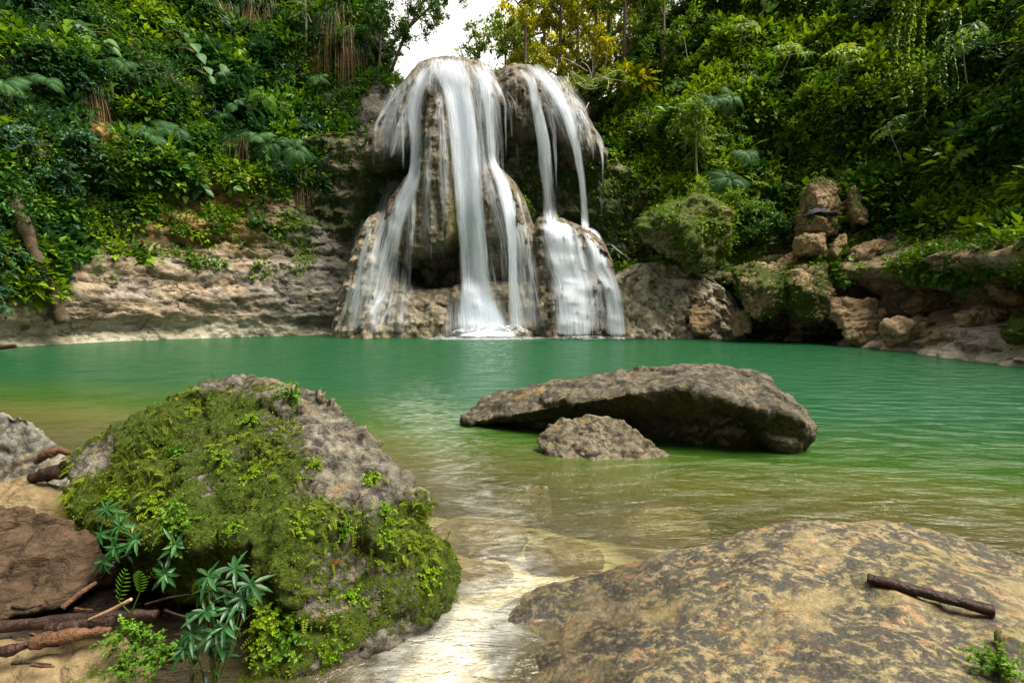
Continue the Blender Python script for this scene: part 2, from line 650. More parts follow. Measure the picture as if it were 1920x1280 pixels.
def r_noise(P, N, U, Z):
    big = fbm(P * 0.33, 4, 43) * 1.0 * (0.35 + 1.9 * sstep(4, 8, Z))
    low = 1 - sstep(2.8, 3.6, Z)
    col = sstep(7.0, 9.5, U) * (1 - sstep(15.5, 17.5, U)) * low * sstep(-0.4, 0.4, Z)
    q = np.stack([U * 1.25, Z * 0.35, U * 0], 1)
    cave = sstep(-0.08, 0.22, fbm(q + 3.3, 3, 61)) * (1 - sstep(1.9, 2.6, Z + 0.5 * vnoise(q * 0.7, 8)))
    c1, c2 = worley(P * np.array([1.1, 1.1, 1.25]) + fbm(P * 0.9, 3, 55)[:, None] * 0.4, 54)
    lump = 0.42 * (0.55 - c1) * (1 - 0.4 * sstep(4, 7, Z))
    crack = -0.16 * (1 - sstep(0, 0.14, c2 - c1))
    lump = lump * 0.7 + 0.30 * facets(P * np.array([0.9, 0.9, 1.5]) + fbm(P * 1.1, 3, 57)[:, None] * 0.35, 58) + 0.12 * facets(P * 2.3, 59)
    fine = fbm(P * 2.2, 4, 63, ridged=True) * 0.12 + fbm(P * 6, 3, 67) * 0.05
    d = big - col * cave * 2.6 + lump + crack + fine
    return N * d[:, None] + np.stack([fbm(P * 1.3, 3, 71), fbm(P * 1.3, 3, 72), fbm(P * 1.3, 3, 73)], 1) * 0.10


PR, FR, UR, ZR, SHR = cliff_grid(R_PLAN, 0.11, zsR, r_setback, r_noise)


def poly_mask(px, py, pts):
    """even-odd test"""
    pts = np.asarray(pts, float)
    ins = np.zeros(len(px), bool)
    j = len(pts) - 1
    for i in range(len(pts)):
        xi, yi = pts[i]
        xj, yj = pts[j]
        c = ((yi > py) != (yj > py)) & (px < (xj - xi) * (py - yi) / (yj - yi + 1e-9) + xi)
        ins ^= c
        j = i
    return ins


L_VEG_X = [-400, 0, 60, 110, 135, 165, 250, 300, 420, 520, 590, 615, 650, 680, 700, 760]
L_VEG_Y = [560, 575, 560, 560, 500, 470, 440, 345, 330, 345, 375, 370, 300, 195, 165, 120]
L_MID_Y = [575, 590, 580, 575, 540, 520, 500, 480, 440, 440, 400, 385, 305, 200, 170, 125]
R_VEG_X = [980, 1030, 1100, 1135, 1150, 1200, 1215, 1330, 1400, 1500, 1580, 1640, 1720, 1800, 1920, 2400]
R_VEG_Y = [130, 145, 250, 290, 420, 425, 470, 485, 465, 445, 440, 440, 438, 445, 455, 480]


def veg_left(P):
    px, py = project(P)
    full = np.interp(px, L_VEG_X, L_VEG_Y)
    mid = np.interp(px, L_VEG_X, L_MID_Y)
    n = fbm(P * 0.9, 3, 91)
    d = sstep(12, -18, py - full + 22 * n)
    m = sstep(20, -10, py - mid + 30 * n) * sstep(0.0, 0.35, fbm(P * 1.6, 3, 95) + 0.02)
    v = np.maximum(d, 0.35 * m)
    v = np.where(P[:, 1] < 14, np.maximum(v, sstep(1.5, 3, P[:, 2])), v)
    hole = poly_mask(px, py, [(150, 165), (215, 175), (225, 285), (165, 275)]) | poly_mask(px, py, [(238, 38), (262, 40), (268, 112), (240, 112)])
    return np.where(hole, 0.02, v)


def veg_right(P):
    px, py = project(P)
    full = np.interp(px, R_VEG_X, R_VEG_Y)
    n = fbm(P * 0.9, 3, 191)
    v = sstep(10, -14, py - full + 14 * n)
    return np.where(P[:, 1] < 10, np.maximum(v, sstep(2.8, 3.6, P[:, 2])), v)


VL, VR = veg_left(PL), veg_right(PR)
NL, NR = vnormals(PL, FL), vnormals(PR, FR)
if NL[:, 0].mean() < 0:
    NL = -NL
if NR[:, 0].mean() > 0:
    NR = -NR


def cliff_mat(name):
    """bedded limestone: 'pale' band at the water, 'ochre' patches, 'grey' wet stone by the fall, 'moss', soil under plants"""
    T = NT(name)
    co = T.coord('pos', (1, 1, 1))
    cs = T.coord('pos', (0.7, 0.7, 2.2))
    n1 = T.noise(cs, 0.9, 6, 0.62, 0.5)
    n2 = T.noise(co, 3.2, 6, 0.68, 0.3)
    n3 = T.noise(T.coord('pos', (1, 1, 1.8)), 6.5, 5, 0.75)
    tan = T.ramp(n1, [(0.3, (0.12, 0.082, 0.05)), (0.5, (0.29, 0.215, 0.14)), (0.68, (0.47, 0.38, 0.275))])
    tan = T.mix(0.4, tan, T.ramp(n2, [(0.38, (0.085, 0.058, 0.036)), (0.5, (0.29, 0.215, 0.15)), (0.62, (0.50, 0.42, 0.33))]))
    och = T.ramp(n2, [(0.35, (0.17, 0.075, 0.018)), (0.5, (0.36, 0.19, 0.055)), (0.66, (0.50, 0.33, 0.14))])
    gry = T.ramp(n1, [(0.32, (0.06, 0.058, 0.055)), (0.5, (0.16, 0.145, 0.12)), (0.68, (0.30, 0.275, 0.235))])
    pale = T.ramp(n2, [(0.35, (0.34, 0.31, 0.21)), (0.55, (0.50, 0.47, 0.36)), (0.7, (0.60, 0.58, 0.50))])
    tan = T.mix(T.math('MULTIPLY', T.band(T.noise(co, 0.45, 5, 0.6, 0.8), 0.46, 0.6), 0.65), tan, T.ramp(n2, [(0.38, (0.10, 0.085, 0.08)), (0.5, (0.29, 0.255, 0.235)), (0.64, (0.46, 0.42, 0.39))]))
    c = T.mix(T.attr('ochre'), tan, och)
    c = T.mix(T.attr('grey'), c, gry)
    c = T.mix(T.attr('pale'), c, pale)
    wn_ = T.n('ShaderNodeTexNoise')
    T.t.links.new(co, wn_.inputs['Vector'])
    wn_.inputs['Scale'].default_value = 1.9
    wn_.inputs['Detail'].default_value = 5
    wv = T.n('ShaderNodeVectorMath', operation='ADD')
    T.t.links.new(T.coord('pos', (0.75, 0.75, 2.0)), wv.inputs[0])
    T.t.links.new(wn_.outputs[1], wv.inputs[1])
    ce = T.math('MULTIPLY', T.band(T.voro(wv.outputs[0], 0.8, 'DISTANCE_TO_EDGE'), 0.07, 0.0), T.band(T.noise(co, 0.7, 4, 0.6), 0.46, 0.62))
    c = T.mix(T.math('MULTIPLY', ce, 0.6), c, (0.035, 0.028, 0.02))
    # algae tint, dark lichen, debris specks
    c = T.mix(T.math('MULTIPLY', T.band(T.noise(co, 0.8, 5, 0.6, 0.5), 0.53, 0.68), 0.45), c, (0.20, 0.21, 0.085))
    c = T.mix(T.math('MULTIPLY', T.band(n2, 0.56, 0.68), 0.7), c, (0.035, 0.03, 0.024))
    c = T.mix(T.math('MULTIPLY', T.band(n3, 0.56, 0.68), 0.75), c, (0.03, 0.024, 0.02))
    ms = T.attr('moss')
    mf = T.band(T.math('ADD', ms, T.math('MULTIPLY', T.math('SUBTRACT', T.noise(co, 2.6, 6, 0.72), 0.5), 1.5)), 0.42, 0.6)
    mc = T.ramp(T.noise(co, 7, 5, 0.75), [(0.3, (0.016, 0.028, 0.004)), (0.5, (0.045, 0.066, 0.008)), (0.72, (0.11, 0.125, 0.018))])
    c = T.mix(mf, c, mc)
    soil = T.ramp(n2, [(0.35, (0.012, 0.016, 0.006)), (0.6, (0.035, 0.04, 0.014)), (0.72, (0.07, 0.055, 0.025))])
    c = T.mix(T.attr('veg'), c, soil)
    h = T.math('ADD', n2, T.math('ADD', T.math('MULTIPLY', n3, 0.4), T.math('MULTIPLY', T.voro(co, 5.0), 0.25)))
    h = T.math('SUBTRACT', h, T.math('MULTIPLY', ce, 0.8))
    r = T.math('SUBTRACT', 0.85, T.math('MULTIPLY', T.attr('grey'), 0.4))
    return T.done(T.bsdf(c, r, T.bump(h, 0.8, 0.16)))


M['cliff'] = cliff_mat('bedded limestone cliff')


def cliff_attrs(P, N, veg, left):
    px, py = project(P)
    n = fbm(P * 0.7, 4, 131 if left else 141)
    moss = 0.25 + 0.35 * sstep(0.1, 0.8, N[:, 2]) + 0.3 * n
    if left:
        ochre = sstep(3.4, 5.0, P[:, 2] + n) * (1 - sstep(8.5, 10, P[:, 2])) * 0.85 * sstep(640, 480, px + 60 * n)
        ochre = np.where(poly_mask(px, py, [(140, 150), (230, 160), (235, 300), (150, 290)]), 1.0, ochre)
        grey = np.maximum(sstep(420, 600, px + 60 * n) * (1 - sstep(20, 60, py - 640)), 0.0)
        pale = (1 - sstep(0.45, 0.95, P[:, 2] + 0.25 * n + 0.35 * sstep(450, 620, px))) * 0.9
        moss = moss - 0.45 * (1 - sstep(3.0, 4.4, P[:, 2])) + 0.12 * sstep(330, 200, px) * sstep(2, 4, P[:, 2]) - 0.25 * sstep(540, 640, px)
    else:
        ochre = sstep(-0.3, 0.35, fbm(P * 0.5, 3, 151)) * 0.45 * sstep(1300, 1420, px)
        grey = sstep(1330, 1240, px + 50 * n) * 0.7
        pale = sstep(0.0, 0.35, n) * sstep(1180, 1260, px) * sstep(1420, 1330, px) * 0.55 + (1 - sstep(0.05, 0.3, P[:, 2])) * 0.6 * sstep(1600, 1700, px)
        moss = moss - 0.22 * sstep(1300, 1380, px) * sstep(0.9, 2.0, P[:, 2]) + 0.25 * sstep(3.6, 4.4, P[:, 2])
        moss = moss - 0.45 * sstep(1.6, 0.9, P[:, 2]) * sstep(1550, 1620, px) - 0.25 * sstep(3.0, 3.4, P[:, 2]) * sstep(4.2, 3.8, P[:, 2])
        moss = np.where(px < 1250, moss - 0.3 * sstep(3.5, 2.5, P[:, 2]) + 0.25 * sstep(3.5, 5, P[:, 2]), moss)
    return {'ochre': ochre, 'grey': grey, 'pale': np.clip(pale, 0, 1), 'moss': moss, 'veg': veg * 0.95}


cl = link('cliff', mesh_np('cliff', PL, FL, cliff_attrs(PL, NL, VL, True), [M['cliff']]))
tag(cl, kind='structure')
cr = link('cliff', mesh_np('cliff', PR, FR, cliff_attrs(PR, NR, VR, False), [M['cliff']]))
tag(cr, kind='structure')

# ---- plateau above the fall: the river bed and the wood floor behind it
xs = np.linspace(-40, 40, 120)
ys = np.linspace(27.2, 80, 90)
Xg, Yg = np.meshgrid(xs, ys, indexing='ij')
Pp = np.stack([Xg.ravel(), Yg.ravel(), 0 * Xg.ravel()], 1)
ax = np.abs(Pp[:, 0] + 2.0)
Pp[:, 2] = 12.6 + 0.02 * (Pp[:, 1] - 27) + 4.0 * sstep(5, 14, ax) + fbm(Pp * 0.25, 4, 77) * 0.7
Tm = NT('forest floor')
_n = Tm.noise(Tm.coord('pos'), 1.5, 6, 0.7)
M['floor'] = Tm.done(Tm.bsdf(Tm.ramp(_n, [(0.3, (0.03, 0.022, 0.012)), (0.5, (0.05, 0.06, 0.02)), (0.7, (0.09, 0.11, 0.03))]), 0.9, Tm.bump(_n, 0.6, 0.1)))
Fp = grid_faces(120, 90)
_c = Pp[Fp].mean(1)
_d = np.abs(_c[:, 0] + 1.0)
Fp = Fp[_c[:, 1] > 27.4 + 1.25 * np.clip(_d - 3.5, 0, 40)]
tag(link('hilltop_terrain', mesh_np('hilltop_terrain', Pp, Fp, None, [M['floor']])), kind='structure')

# ---- travertine dome: bodies given by their crest and lip lines
WY = 25.2


def line_xz(pts, Y):
    w = at_y([p[0] for p in pts], [p[1] for p in pts], np.full(len(pts), float(Y)))
    return w[:, 0], w[:, 2]


BODIES = []


def body(Y, top, bot, Rt, A, Rs, As, slope=0.0, flute=0.10, lipn=0.14):
    tx, tz = line_xz(top, Y + 0.8 * A)
    bx, bz = line_xz(bot, Y)
    BODIES.append(dict(Y=Y, tx=tx, tz=tz, bx=bx, bz=bz, Rt=Rt, A=A, Rs=Rs, As=As, slope=slope, fl=flute, ln=lipn))


# left lobe
body(25.0, [(688, 246), (705, 226), (738, 182), (768, 146), (790, 120), (815, 110), (850, 106), (890, 114), (925, 134), (948, 168)],
     [(688, 300), (720, 296), (758, 288), (764, 268), (776, 272), (784, 300), (800, 330), (850, 330), (862, 230), (900, 205), (925, 188), (948, 206)], 2.6, 2.4, 1.2, 1.0, 0.02, 0.16)
# bell shaped column
body(23.9, [(712, 412), (728, 374), (758, 334), (782, 304), (796, 240), (805, 190), (830, 165), (848, 180), (856, 300), (860, 430)],
     [(712, 470), (735, 482), (757, 492), (762, 474), (800, 474), (828, 466), (845, 452), (860, 436)], 3.0, 1.5, 0.9, 1.0, 0.03, 0.15, 0.12)
# middle mound
body(24.1, [(886, 330), (905, 310), (922, 304), (942, 318), (964, 338), (986, 374), (1004, 425), (1008, 470)],
     [(886, 452), (912, 456), (950, 462), (966, 476), (990, 520), (1008, 560)], 2.2, 1.4, 0.9, 0.8, 0.03, 0.12)
# right lobe
body(25.6, [(930, 132), (945, 126), (962, 121), (992, 125), (1030, 144), (1060, 166), (1085, 196), (1106, 230), (1124, 262), (1137, 274)],
     [(930, 176), (945, 205), (958, 232), (978, 250), (1002, 242), (1010, 236), (1022, 236), (1042, 236), (1060, 258), (1084, 296), (1102, 300), (1112, 282), (1137, 292)], 2.6, 2.6, 1.0, 1.0, 0.02, 0.17)
# lower right mound
body(24.4, [(996, 430), (1008, 406), (1038, 406), (1078, 418), (1106, 432), (1130, 452), (1146, 485), (1156, 520)],
     [(996, 640), (1156, 640)], 1.1, 1.1, 0.6, 0.7, -0.12, 0.1)
# right apron
body(23.9, [(1004, 560), (1018, 524), (1050, 510), (1100, 508), (1160, 514), (1195, 494), (1240, 490), (1280, 500), (1330, 520), (1370, 560), (1390, 610)],
     [(1004, 660), (1390, 660)], 0.9, 1.1, 0.7, 0.8, -0.22, 0.06)
# left apron
body(24.2, [(622, 632), (640, 570), (655, 505), (672, 452), (692, 405), (712, 396), (722, 440), (744, 500), (770, 535), (800, 542), (850, 538), (862, 545)],
     [(622, 660), (862, 660)], 1.6, 1.4, 0.8, 0.5, -0.16, 0.05)
# base block under the main fall and the strata behind the middle mound
body(24.3, [(838, 560), (850, 534), (900, 528), (1000, 528), (1016, 545), (1022, 580)], [(838, 660), (1022, 660)], 0.4, 0.4, 0.5, 0.4, -0.12, 0.06)
body(25.0, [(888, 460), (905, 452), (1000, 452), (1012, 470)], [(888, 545), (1012, 545)], 0.3, 0.3, 0.5, 0.4, 0.0, 0.05)


def dome_y(x, z, noise=True):
    """depth of the rock front at (x, z): the nearest of the bodies, else the back wall of the alcove"""
    x = np.asarray(x, float)
    z = np.asarray(z, float)
    sh = x.shape
    x = x.ravel()
    z = z.ravel()
    p0 = np.stack([x, z * 0, z], 1)
    wig = fbm(np.stack([x * 2.6, z * 0, z * 0.15], 1), 3, 201)
    ed = fbm(p0 * 1.6, 3, 207) * 0.12
    y = 27.6 + 0.5 * fbm(p0 * 0.5, 4, 203) + 0.22 * vnoise(np.stack([x * 0.25, x * 0, z * 2.2], 1), 205) - 0.5 * (1 - sstep(0, 5, z))
    best = np.full(len(x), -1)
    for i, b in enumerate(BODIES):
        zt = np.interp(x, b['tx'], b['tz'])
        zb = np.interp(x, b['bx'], b['bz']) + b['ln'] * 1.6 * wig
        xl, xr = b['tx'][0], b['tx'][-1]
        ins = (x > xl + ed) & (x < xr + ed) & (z <= zt + 0.02) & (z > zb)
        dt = np.clip((zt - z) / b['Rt'], 0, 1)
        ro = 1 - np.sqrt(np.clip(1 - (1 - dt) ** 2, 0, 1))
        ds = np.clip(np.minimum(x - xl, xr - x) / b['Rs'], 0, 1)
        rs = 1 - np.sqrt(np.clip(1 - (1 - ds) ** 2, 0, 1))
        yy = b['Y'] + b['A'] * ro + b['As'] * rs + b['slope'] * np.clip(zt - z, 0, 9)
        wx = x + 0.12 * np.sin(z * 0.9) + 0.10 * fbm(p0 * 0.8, 2, 209)
        fl = 0.6 * fbm(np.stack([wx * 1.6, x * 0 + i * 7.0, z * 0.12], 1), 2, 211, ridged=True) + 0.55 * fbm(np.stack([wx * 4.6, x * 0 + i * 3.0, z * 0.2], 1), 3, 212, ridged=True)
        yy = yy - 2.1 * b['fl'] * fl * (0.35 + dt)
        # the lip curls under
        yy = yy + 0.5 * (1 - sstep(0, 0.35, z - zb))
        m = ins & (yy < y)
        y = np.where(m, yy, y)
        best = np.where(m, i, best)
    if noise:
        c1, c2 = worley(p0 * 1.7 + y[:, None] * 0.8, 221)
        rough = np.where((best >= 4) | (best < 0), 1.5, 0.5) + 0.3 * (best == 5)
        y = y - 0.28 * fbm(p0 * 0.9 + 4, 4, 227, ridged=True) * (best == 5) * sstep(5.2, 6.2, x)
        y = y - rough * (0.20 * (0.5 - c1)) - 0.13 * fbm(p0 * np.array([2.6, 1, 1.5]) + y[:, None], 4, 223, ridged=True) - 0.10 * facets(p0 * np.array([2.0, 1, 1.3]) + y[:, None] * 0.5, 224) * (0.4 + rough) - 0.03 * fbm(p0 * 9, 3, 225)
    return y.reshape(sh), best.reshape(sh)


crest_px = [(560, 250), (640, 240), (688, 240), (705, 222), (738, 180), (768, 144), (790, 119), (815, 109), (850, 105.5), (890, 113), (925, 130), (940, 130),
            (962, 120.5), (992, 124.5), (1030, 143), (1060, 165), (1085, 195), (1106, 229), (1124, 261), (1137, 273), (1200, 330), (1300, 470), (1400, 540)]
cx, cz = line_xz(crest_px, 27.2)
xs = np.linspace(cx[0], cx[-1], 330)
vv = np.linspace(0, 1, 290)
zt = np.interp(xs, cx, cz)
Xd, Vd = np.meshgrid(xs, vv, indexing='ij')
Zd = -1.0 + (zt[:, None] + 1.0) * Vd
Yd, Bd = dome_y(Xd, Zd)
Pd = np.stack([Xd, Yd, Zd], -1)
# rows that run back from the crest on to the plateau
back = []
for k in range(1, 15):
    q = Pd[:, -1].copy()
    q[:, 1] += 0.35 * k
    q[:, 2] += -0.02 * k + 0.10 * fbm(q * 1.2, 3, 231) * min(1, k / 3)
    back.append(q)
Pd = np.concatenate([Pd, np.stack(back, 1)], 1)
Bd = np.concatenate([Bd, np.repeat(Bd[:, -1:], 14, 1)], 1)
nvd = Pd.shape[1]
Pd = Pd.reshape(-1, 3)
Bd = Bd.ravel()
_pxd, _pyd = project(Pd)
mossd = np.where(Bd < 0, 0.62, 0.18) + 0.3 * fbm(Pd * 0.6, 3, 241)
olive = sstep(838, 856, _pxd) * sstep(330, 430, _pyd) * (Bd == 1) + sstep(0.1, 0.5, fbm(Pd * np.array([2.0, 1, 0.3]), 3, 243)) * 0.35
wetd = np.where(Bd < 0, 0.5, 0.35) + 0.5 * fbm(Pd * np.array([1.5, 1, 0.35]), 3, 245)


def dome_mat():
    T = NT('wet travertine')
    co = T.coord('pos', (1, 1, 1))
    cv = T.coord('pos', (2.4, 2.4, 0.28))
    n1 = T.noise(cv, 1.6, 6, 0.65, 0.3)
    n2 = T.noise(co, 3.0, 6, 0.68, 0.3)
    n3 = T.noise(co, 15, 4, 0.7)
    nv = T.noise(cv, 6.0, 4, 0.6)
    c = T.ramp(n1, [(0.34, (0.035, 0.027, 0.018)), (0.48, (0.13, 0.105, 0.072)), (0.64, (0.31, 0.27, 0.21))])
    pal = T.attr('pale')
    c = T.mix(0.4, c, T.ramp(n2, [(0.36, (0.04, 0.033, 0.025)), (0.52, (0.155, 0.125, 0.085)), (0.66, (0.34, 0.29, 0.21))]))
    c = T.mix(T.math('MULTIPLY', T.band(nv, 0.5, 0.66), 0.6), c, (0.045, 0.036, 0.026))
    c = T.mix(T.math('MULTIPLY', T.band(n3, 0.55, 0.7), 0.6), c, (0.05, 0.04, 0.03))
    c = T.mix(pal, c, T.ramp(n2, [(0.38, (0.12, 0.10, 0.07)), (0.5, (0.40, 0.335, 0.23)), (0.62, (0.60, 0.54, 0.42))]))
    c = T.mix(T.math('MULTIPLY', T.attr('olive'), 0.8), c, T.ramp(n2, [(0.3, (0.09, 0.09, 0.012)), (0.7, (0.24, 0.23, 0.06))]))
    mf = T.band(T.math('ADD', T.attr('moss'), T.math('MULTIPLY', T.math('SUBTRACT', T.noise(co, 2.4, 6, 0.72), 0.5), 1.2)), 0.5, 0.68)
    c = T.mix(mf, c, T.ramp(T.noise(co, 7, 5, 0.75), [(0.3, (0.012, 0.02, 0.004)), (0.5, (0.03, 0.045, 0.008)), (0.72, (0.07, 0.09, 0.015))]))
    h = T.math('ADD', T.math('ADD', n2, T.math('MULTIPLY', nv, 0.6)), T.math('ADD', T.math('MULTIPLY', n3, 0.4), T.math('MULTIPLY', T.voro(co, 6.0), 0.25)))
    r = T.math('SUBTRACT', 0.7, T.math('MULTIPLY', T.attr('wet'), 0.4))
    return T.done(T.bsdf(c, r, T.bump(h, 0.8, 0.14)))


M['dome'] = dome_mat()
dome = link('travertine_dome', mesh_np('travertine_dome', Pd, grid_faces(330, nvd), {'moss': mossd, 'olive': np.clip(olive, 0, 1), 'wet': np.clip(wetd, 0, 1), 'pale': np.clip(((Bd == 5) & (_pxd > 1150)) * 0.95 + (Bd == 6) * 0.45 + (Bd == 7) * 0.4, 0, 1)}, [M['dome']]))
tag(dome, 'grey brown two-lobed travertine rock dome with fluted curtains that carries the waterfall', 'rock formation')


# ---- pool bed and the bank the camera stands on
def bed_z(x, y):
    ye = 3.7 - 0.30 * np.clip(x, -9, 7)
    p = np.stack([x, y, 0 * x], 1)
    dep = 0.17 + 3.2 * sstep(0, 1, (y - ye) / 6.2) + 0.25 * sstep(-1.2, 1.2, y - ye)
    z = -dep
    z = z + 0.34 * sstep(-0.9, -2.4, x + 0.35 * np.clip(y - 2, 0, 9)) * sstep(4.3, 2.6, y)
    z = z + 0.07 * fbm(p * 1.1, 4, 301) + 0.035 * fbm(p * 4.2, 4, 303, ridged=True)
    return z


xs = np.r_[np.linspace(-30, -5, 60), np.linspace(-4.9, 6, 300), np.linspace(6.1, 26, 50)]
ys = np.r_[np.linspace(-12, 0.6, 20), np.linspace(0.7, 8, 240), np.linspace(8.2, 31, 60)]
Xb, Yb = np.meshgrid(xs, ys, indexing='ij')
Pb = np.stack([Xb.ravel(), Yb.ravel(), bed_z(Xb.ravel(), Yb.ravel())], 1)
Tb = NT('pale river bed')
_co = Tb.coord('pos', (1, 1, 1))
_n = Tb.noise(_co, 2.2, 6, 0.65, 0.8)
_n2 = Tb.noise(_co, 9, 6, 0.7, 0.6)
_c = Tb.ramp(_n, [(0.3, (0.20, 0.155, 0.085)), (0.5, (0.42, 0.35, 0.225)), (0.68, (0.60, 0.54, 0.41))])
_c = Tb.mix(Tb.math('MULTIPLY', Tb.band(_n2, 0.52, 0.66), 0.65), _c, (0.11, 0.09, 0.06))
_c = Tb.mix(Tb.attr('soil'), _c, Tb.ramp(_n2, [(0.3, (0.006, 0.004, 0.003)), (0.55, (0.018, 0.012, 0.008)), (0.7, (0.05, 0.034, 0.02))]))
M['bed'] = Tb.done(Tb.bsdf(_c, 0.7, Tb.bump(Tb.math('ADD', _n, Tb.math('MULTIPLY', _n2, 0.5)), 0.6, 0.05)))
tag(link('riverbed_terrain', mesh_np('riverbed_terrain', Pb, grid_faces(len(xs), len(ys)), {'soil': 1.0 * sstep(-0.95, -1.3, Pb[:, 0] + 0.2 * fbm(Pb * 2, 3, 305)) * sstep(3.1, 2.7, Pb[:, 1])}, [M['bed']])), kind='structure')

# ---- unseen bank behind the photographer, added to block the low sky
xs = np.linspace(-24, 20, 90)
ys = np.linspace(-22, -5, 40)
Xk, Yk = np.meshgrid(xs, ys, indexing='ij')
Pk = np.stack([Xk.ravel(), Yk.ravel(), 0 * Xk.ravel()], 1)
Pk[:, 2] = 13 * sstep(-5.5, -15, Pk[:, 1]) - 0.3 + 1.5 * fbm(Pk * 0.4, 4, 341) * sstep(-5, -8, Pk[:, 1])
tag(link('unseen_bank_terrain', mesh_np('unseen_bank_terrain', Pk, grid_faces(90, 40), None, [M['floor']])), kind='structure')

# ---- water: turbid, so it grows opaque with its depth
xs = np.r_[np.linspace(-32, -6, 70), np.linspace(-5.9, 7, 200), np.linspace(7.1, 28, 60)]
ys = np.r_[np.linspace(-12, 0.6, 16), np.linspace(0.7, 9, 170), np.linspace(9.1, 31, 110)]
Xw, Yw = np.meshgrid(xs, ys, indexing='ij')
pw = np.stack([Xw.ravel(), Yw.ravel(), 0 * Xw.ravel()], 1)
dw = np.maximum(-bed_z(pw[:, 0], pw[:, 1]), 0)
pw[:, 2] = 0.010 * fbm(pw * 1.4, 3, 311) * sstep(1, 5, pw[:, 1])
fallx = np.exp(-((pw[:, 0] + 1.0) / 5.0) ** 2) * sstep(9, 23, pw[:, 1])
pw[:, 2] += 0.05 * fallx * fbm(pw * 2.2, 3, 313)

def along(P, pts, wid):
    """1 on a path through the water, falling off to the side"""
    best = np.zeros(len(P))
    for (a, wa, ga), (b, wb, gb) in zip(pts[:-1], pts[1:]):
        a, b = np.array(a), np.array(b)
        t = np.clip(((P[:, :2] - a) @ (b - a)) / ((b - a) @ (b - a)), 0, 1)
        d = np.linalg.norm(P[:, :2] - (a + t[:, None] * (b - a)), axis=1)
        best = np.maximum(best, (ga + (gb - ga) * t) * np.exp(-(d / (wa + (wb - wa) * t)) ** 2))
    return best


flow_glint = along(pw, [((-0.62, 1.5), 0.35, 0.75), ((-0.28, 2.1), 0.45, 0.72), ((0.0, 2.7), 0.5, 0.62), ((-0.05, 3.4), 0.6, 0.52), ((-0.5, 4.6), 0.9, 0.50), ((-1.2, 7.0), 1.4, 0.56), ((-2.2, 12), 2.0, 0.36)], 1)
flow_glint = np.maximum(flow_glint, 0.85 * np.exp(-((pw[:, 0] + 1.2) / 2.6) ** 2 - ((pw[:, 1] - 23.2) / 1.5) ** 2))
flow_glint = np.maximum(flow_glint, 0.22 * (pw[:, 1] > 4))  # spreads painted glints over the open pool


def water_mat():
    T = NT('turbid green water')
    dp = T.attr('depth')
    op = T.ramp(T.math('MULTIPLY', dp, 0.5), [(0.0, (0.03,) * 3), (0.08, (0.16,) * 3), (0.24, (0.48,) * 3), (0.5, (0.9,) * 3), (1.0, (1,) * 3)])
    big = T.noise(T.coord('pos', (1, 1, 1)), 0.18, 3, 0.5)
    body_c = T.ramp(T.math('ADD', T.math('MULTIPLY', dp, 0.3), T.math('MULTIPLY', T.math('SUBTRACT', big, 0.5), 0.5)),
                    [(0.0, (0.24, 0.205, 0.11)), (0.14, (0.105, 0.11, 0.026)), (0.36, (0.030, 0.075, 0.008)), (0.9, (0.010, 0.066, 0.024))])
    tr = T.n('ShaderNodeBsdfTransparent')
    T.set(tr.inputs[0], T.ramp(T.math('MULTIPLY', dp, 1.2), [(0, (1, 1, 1)), (0.6, (0.75, 0.8, 0.45))]))
    df = T.n('ShaderNodeBsdfDiffuse')
    T.set(df.inputs[0], body_c)
    co = T.coord('pos', (1.0, 2.4, 1))
    w1 = T.noise(co, 1.9, 5, 0.66, 1.0)
    w2 = T.noise(co, 5.0, 3, 0.6, 0.5)
    h = T.math('ADD', w1, T.math('MULTIPLY', w2, 0.35))
    # silky streaks where the shallow outflow runs over the stones; also painted pool glints
    fw = T.attr('flow_glint')
    s1 = T.noise(T.coord('pos', (1.0, 2.2, 1)), 2.6, 6, 0.66, 2.2)
    s2 = T.noise(T.coord('pos', (2.5, 9.0, 1)), 5.5, 4, 0.65, 0.6)
    sk = T.band(T.math('ADD', T.math('ADD', T.math('MULTIPLY', s1, 0.82), T.math('MULTIPLY', s2, 0.18)), T.math('SUBTRACT', fw, 0.5)), 0.40, 1.0)
    nb = T.bump(h, 0.6, 0.15)
    gl = T.n('ShaderNodeBsdfGlossy')
    gl.inputs['Roughness'].default_value = 0.10
    T.set(gl.inputs['Normal'], nb)
    fr = T.n('ShaderNodeFresnel')
    fr.inputs['IOR'].default_value = 1.33
    T.set(fr.inputs['Normal'], nb)
    wh = T.n('ShaderNodeBsdfDiffuse')
    T.set(wh.inputs[0], (0.80, 0.82, 0.80))
    base = T.mixsh(T.math('MULTIPLY', sk, 0.5), T.mixsh(op, tr.outputs[0], df.outputs[0]), wh.outputs[0])
    return T.done(T.mixsh(fr.outputs[0], base, gl.outputs[0]))


M['water'] = water_mat()
tag(link('pool_water', mesh_np('pool_water', pw, grid_faces(len(xs), len(ys)), {'depth': dw, 'flow_glint': flow_glint}, [M['water']])), kind='structure')
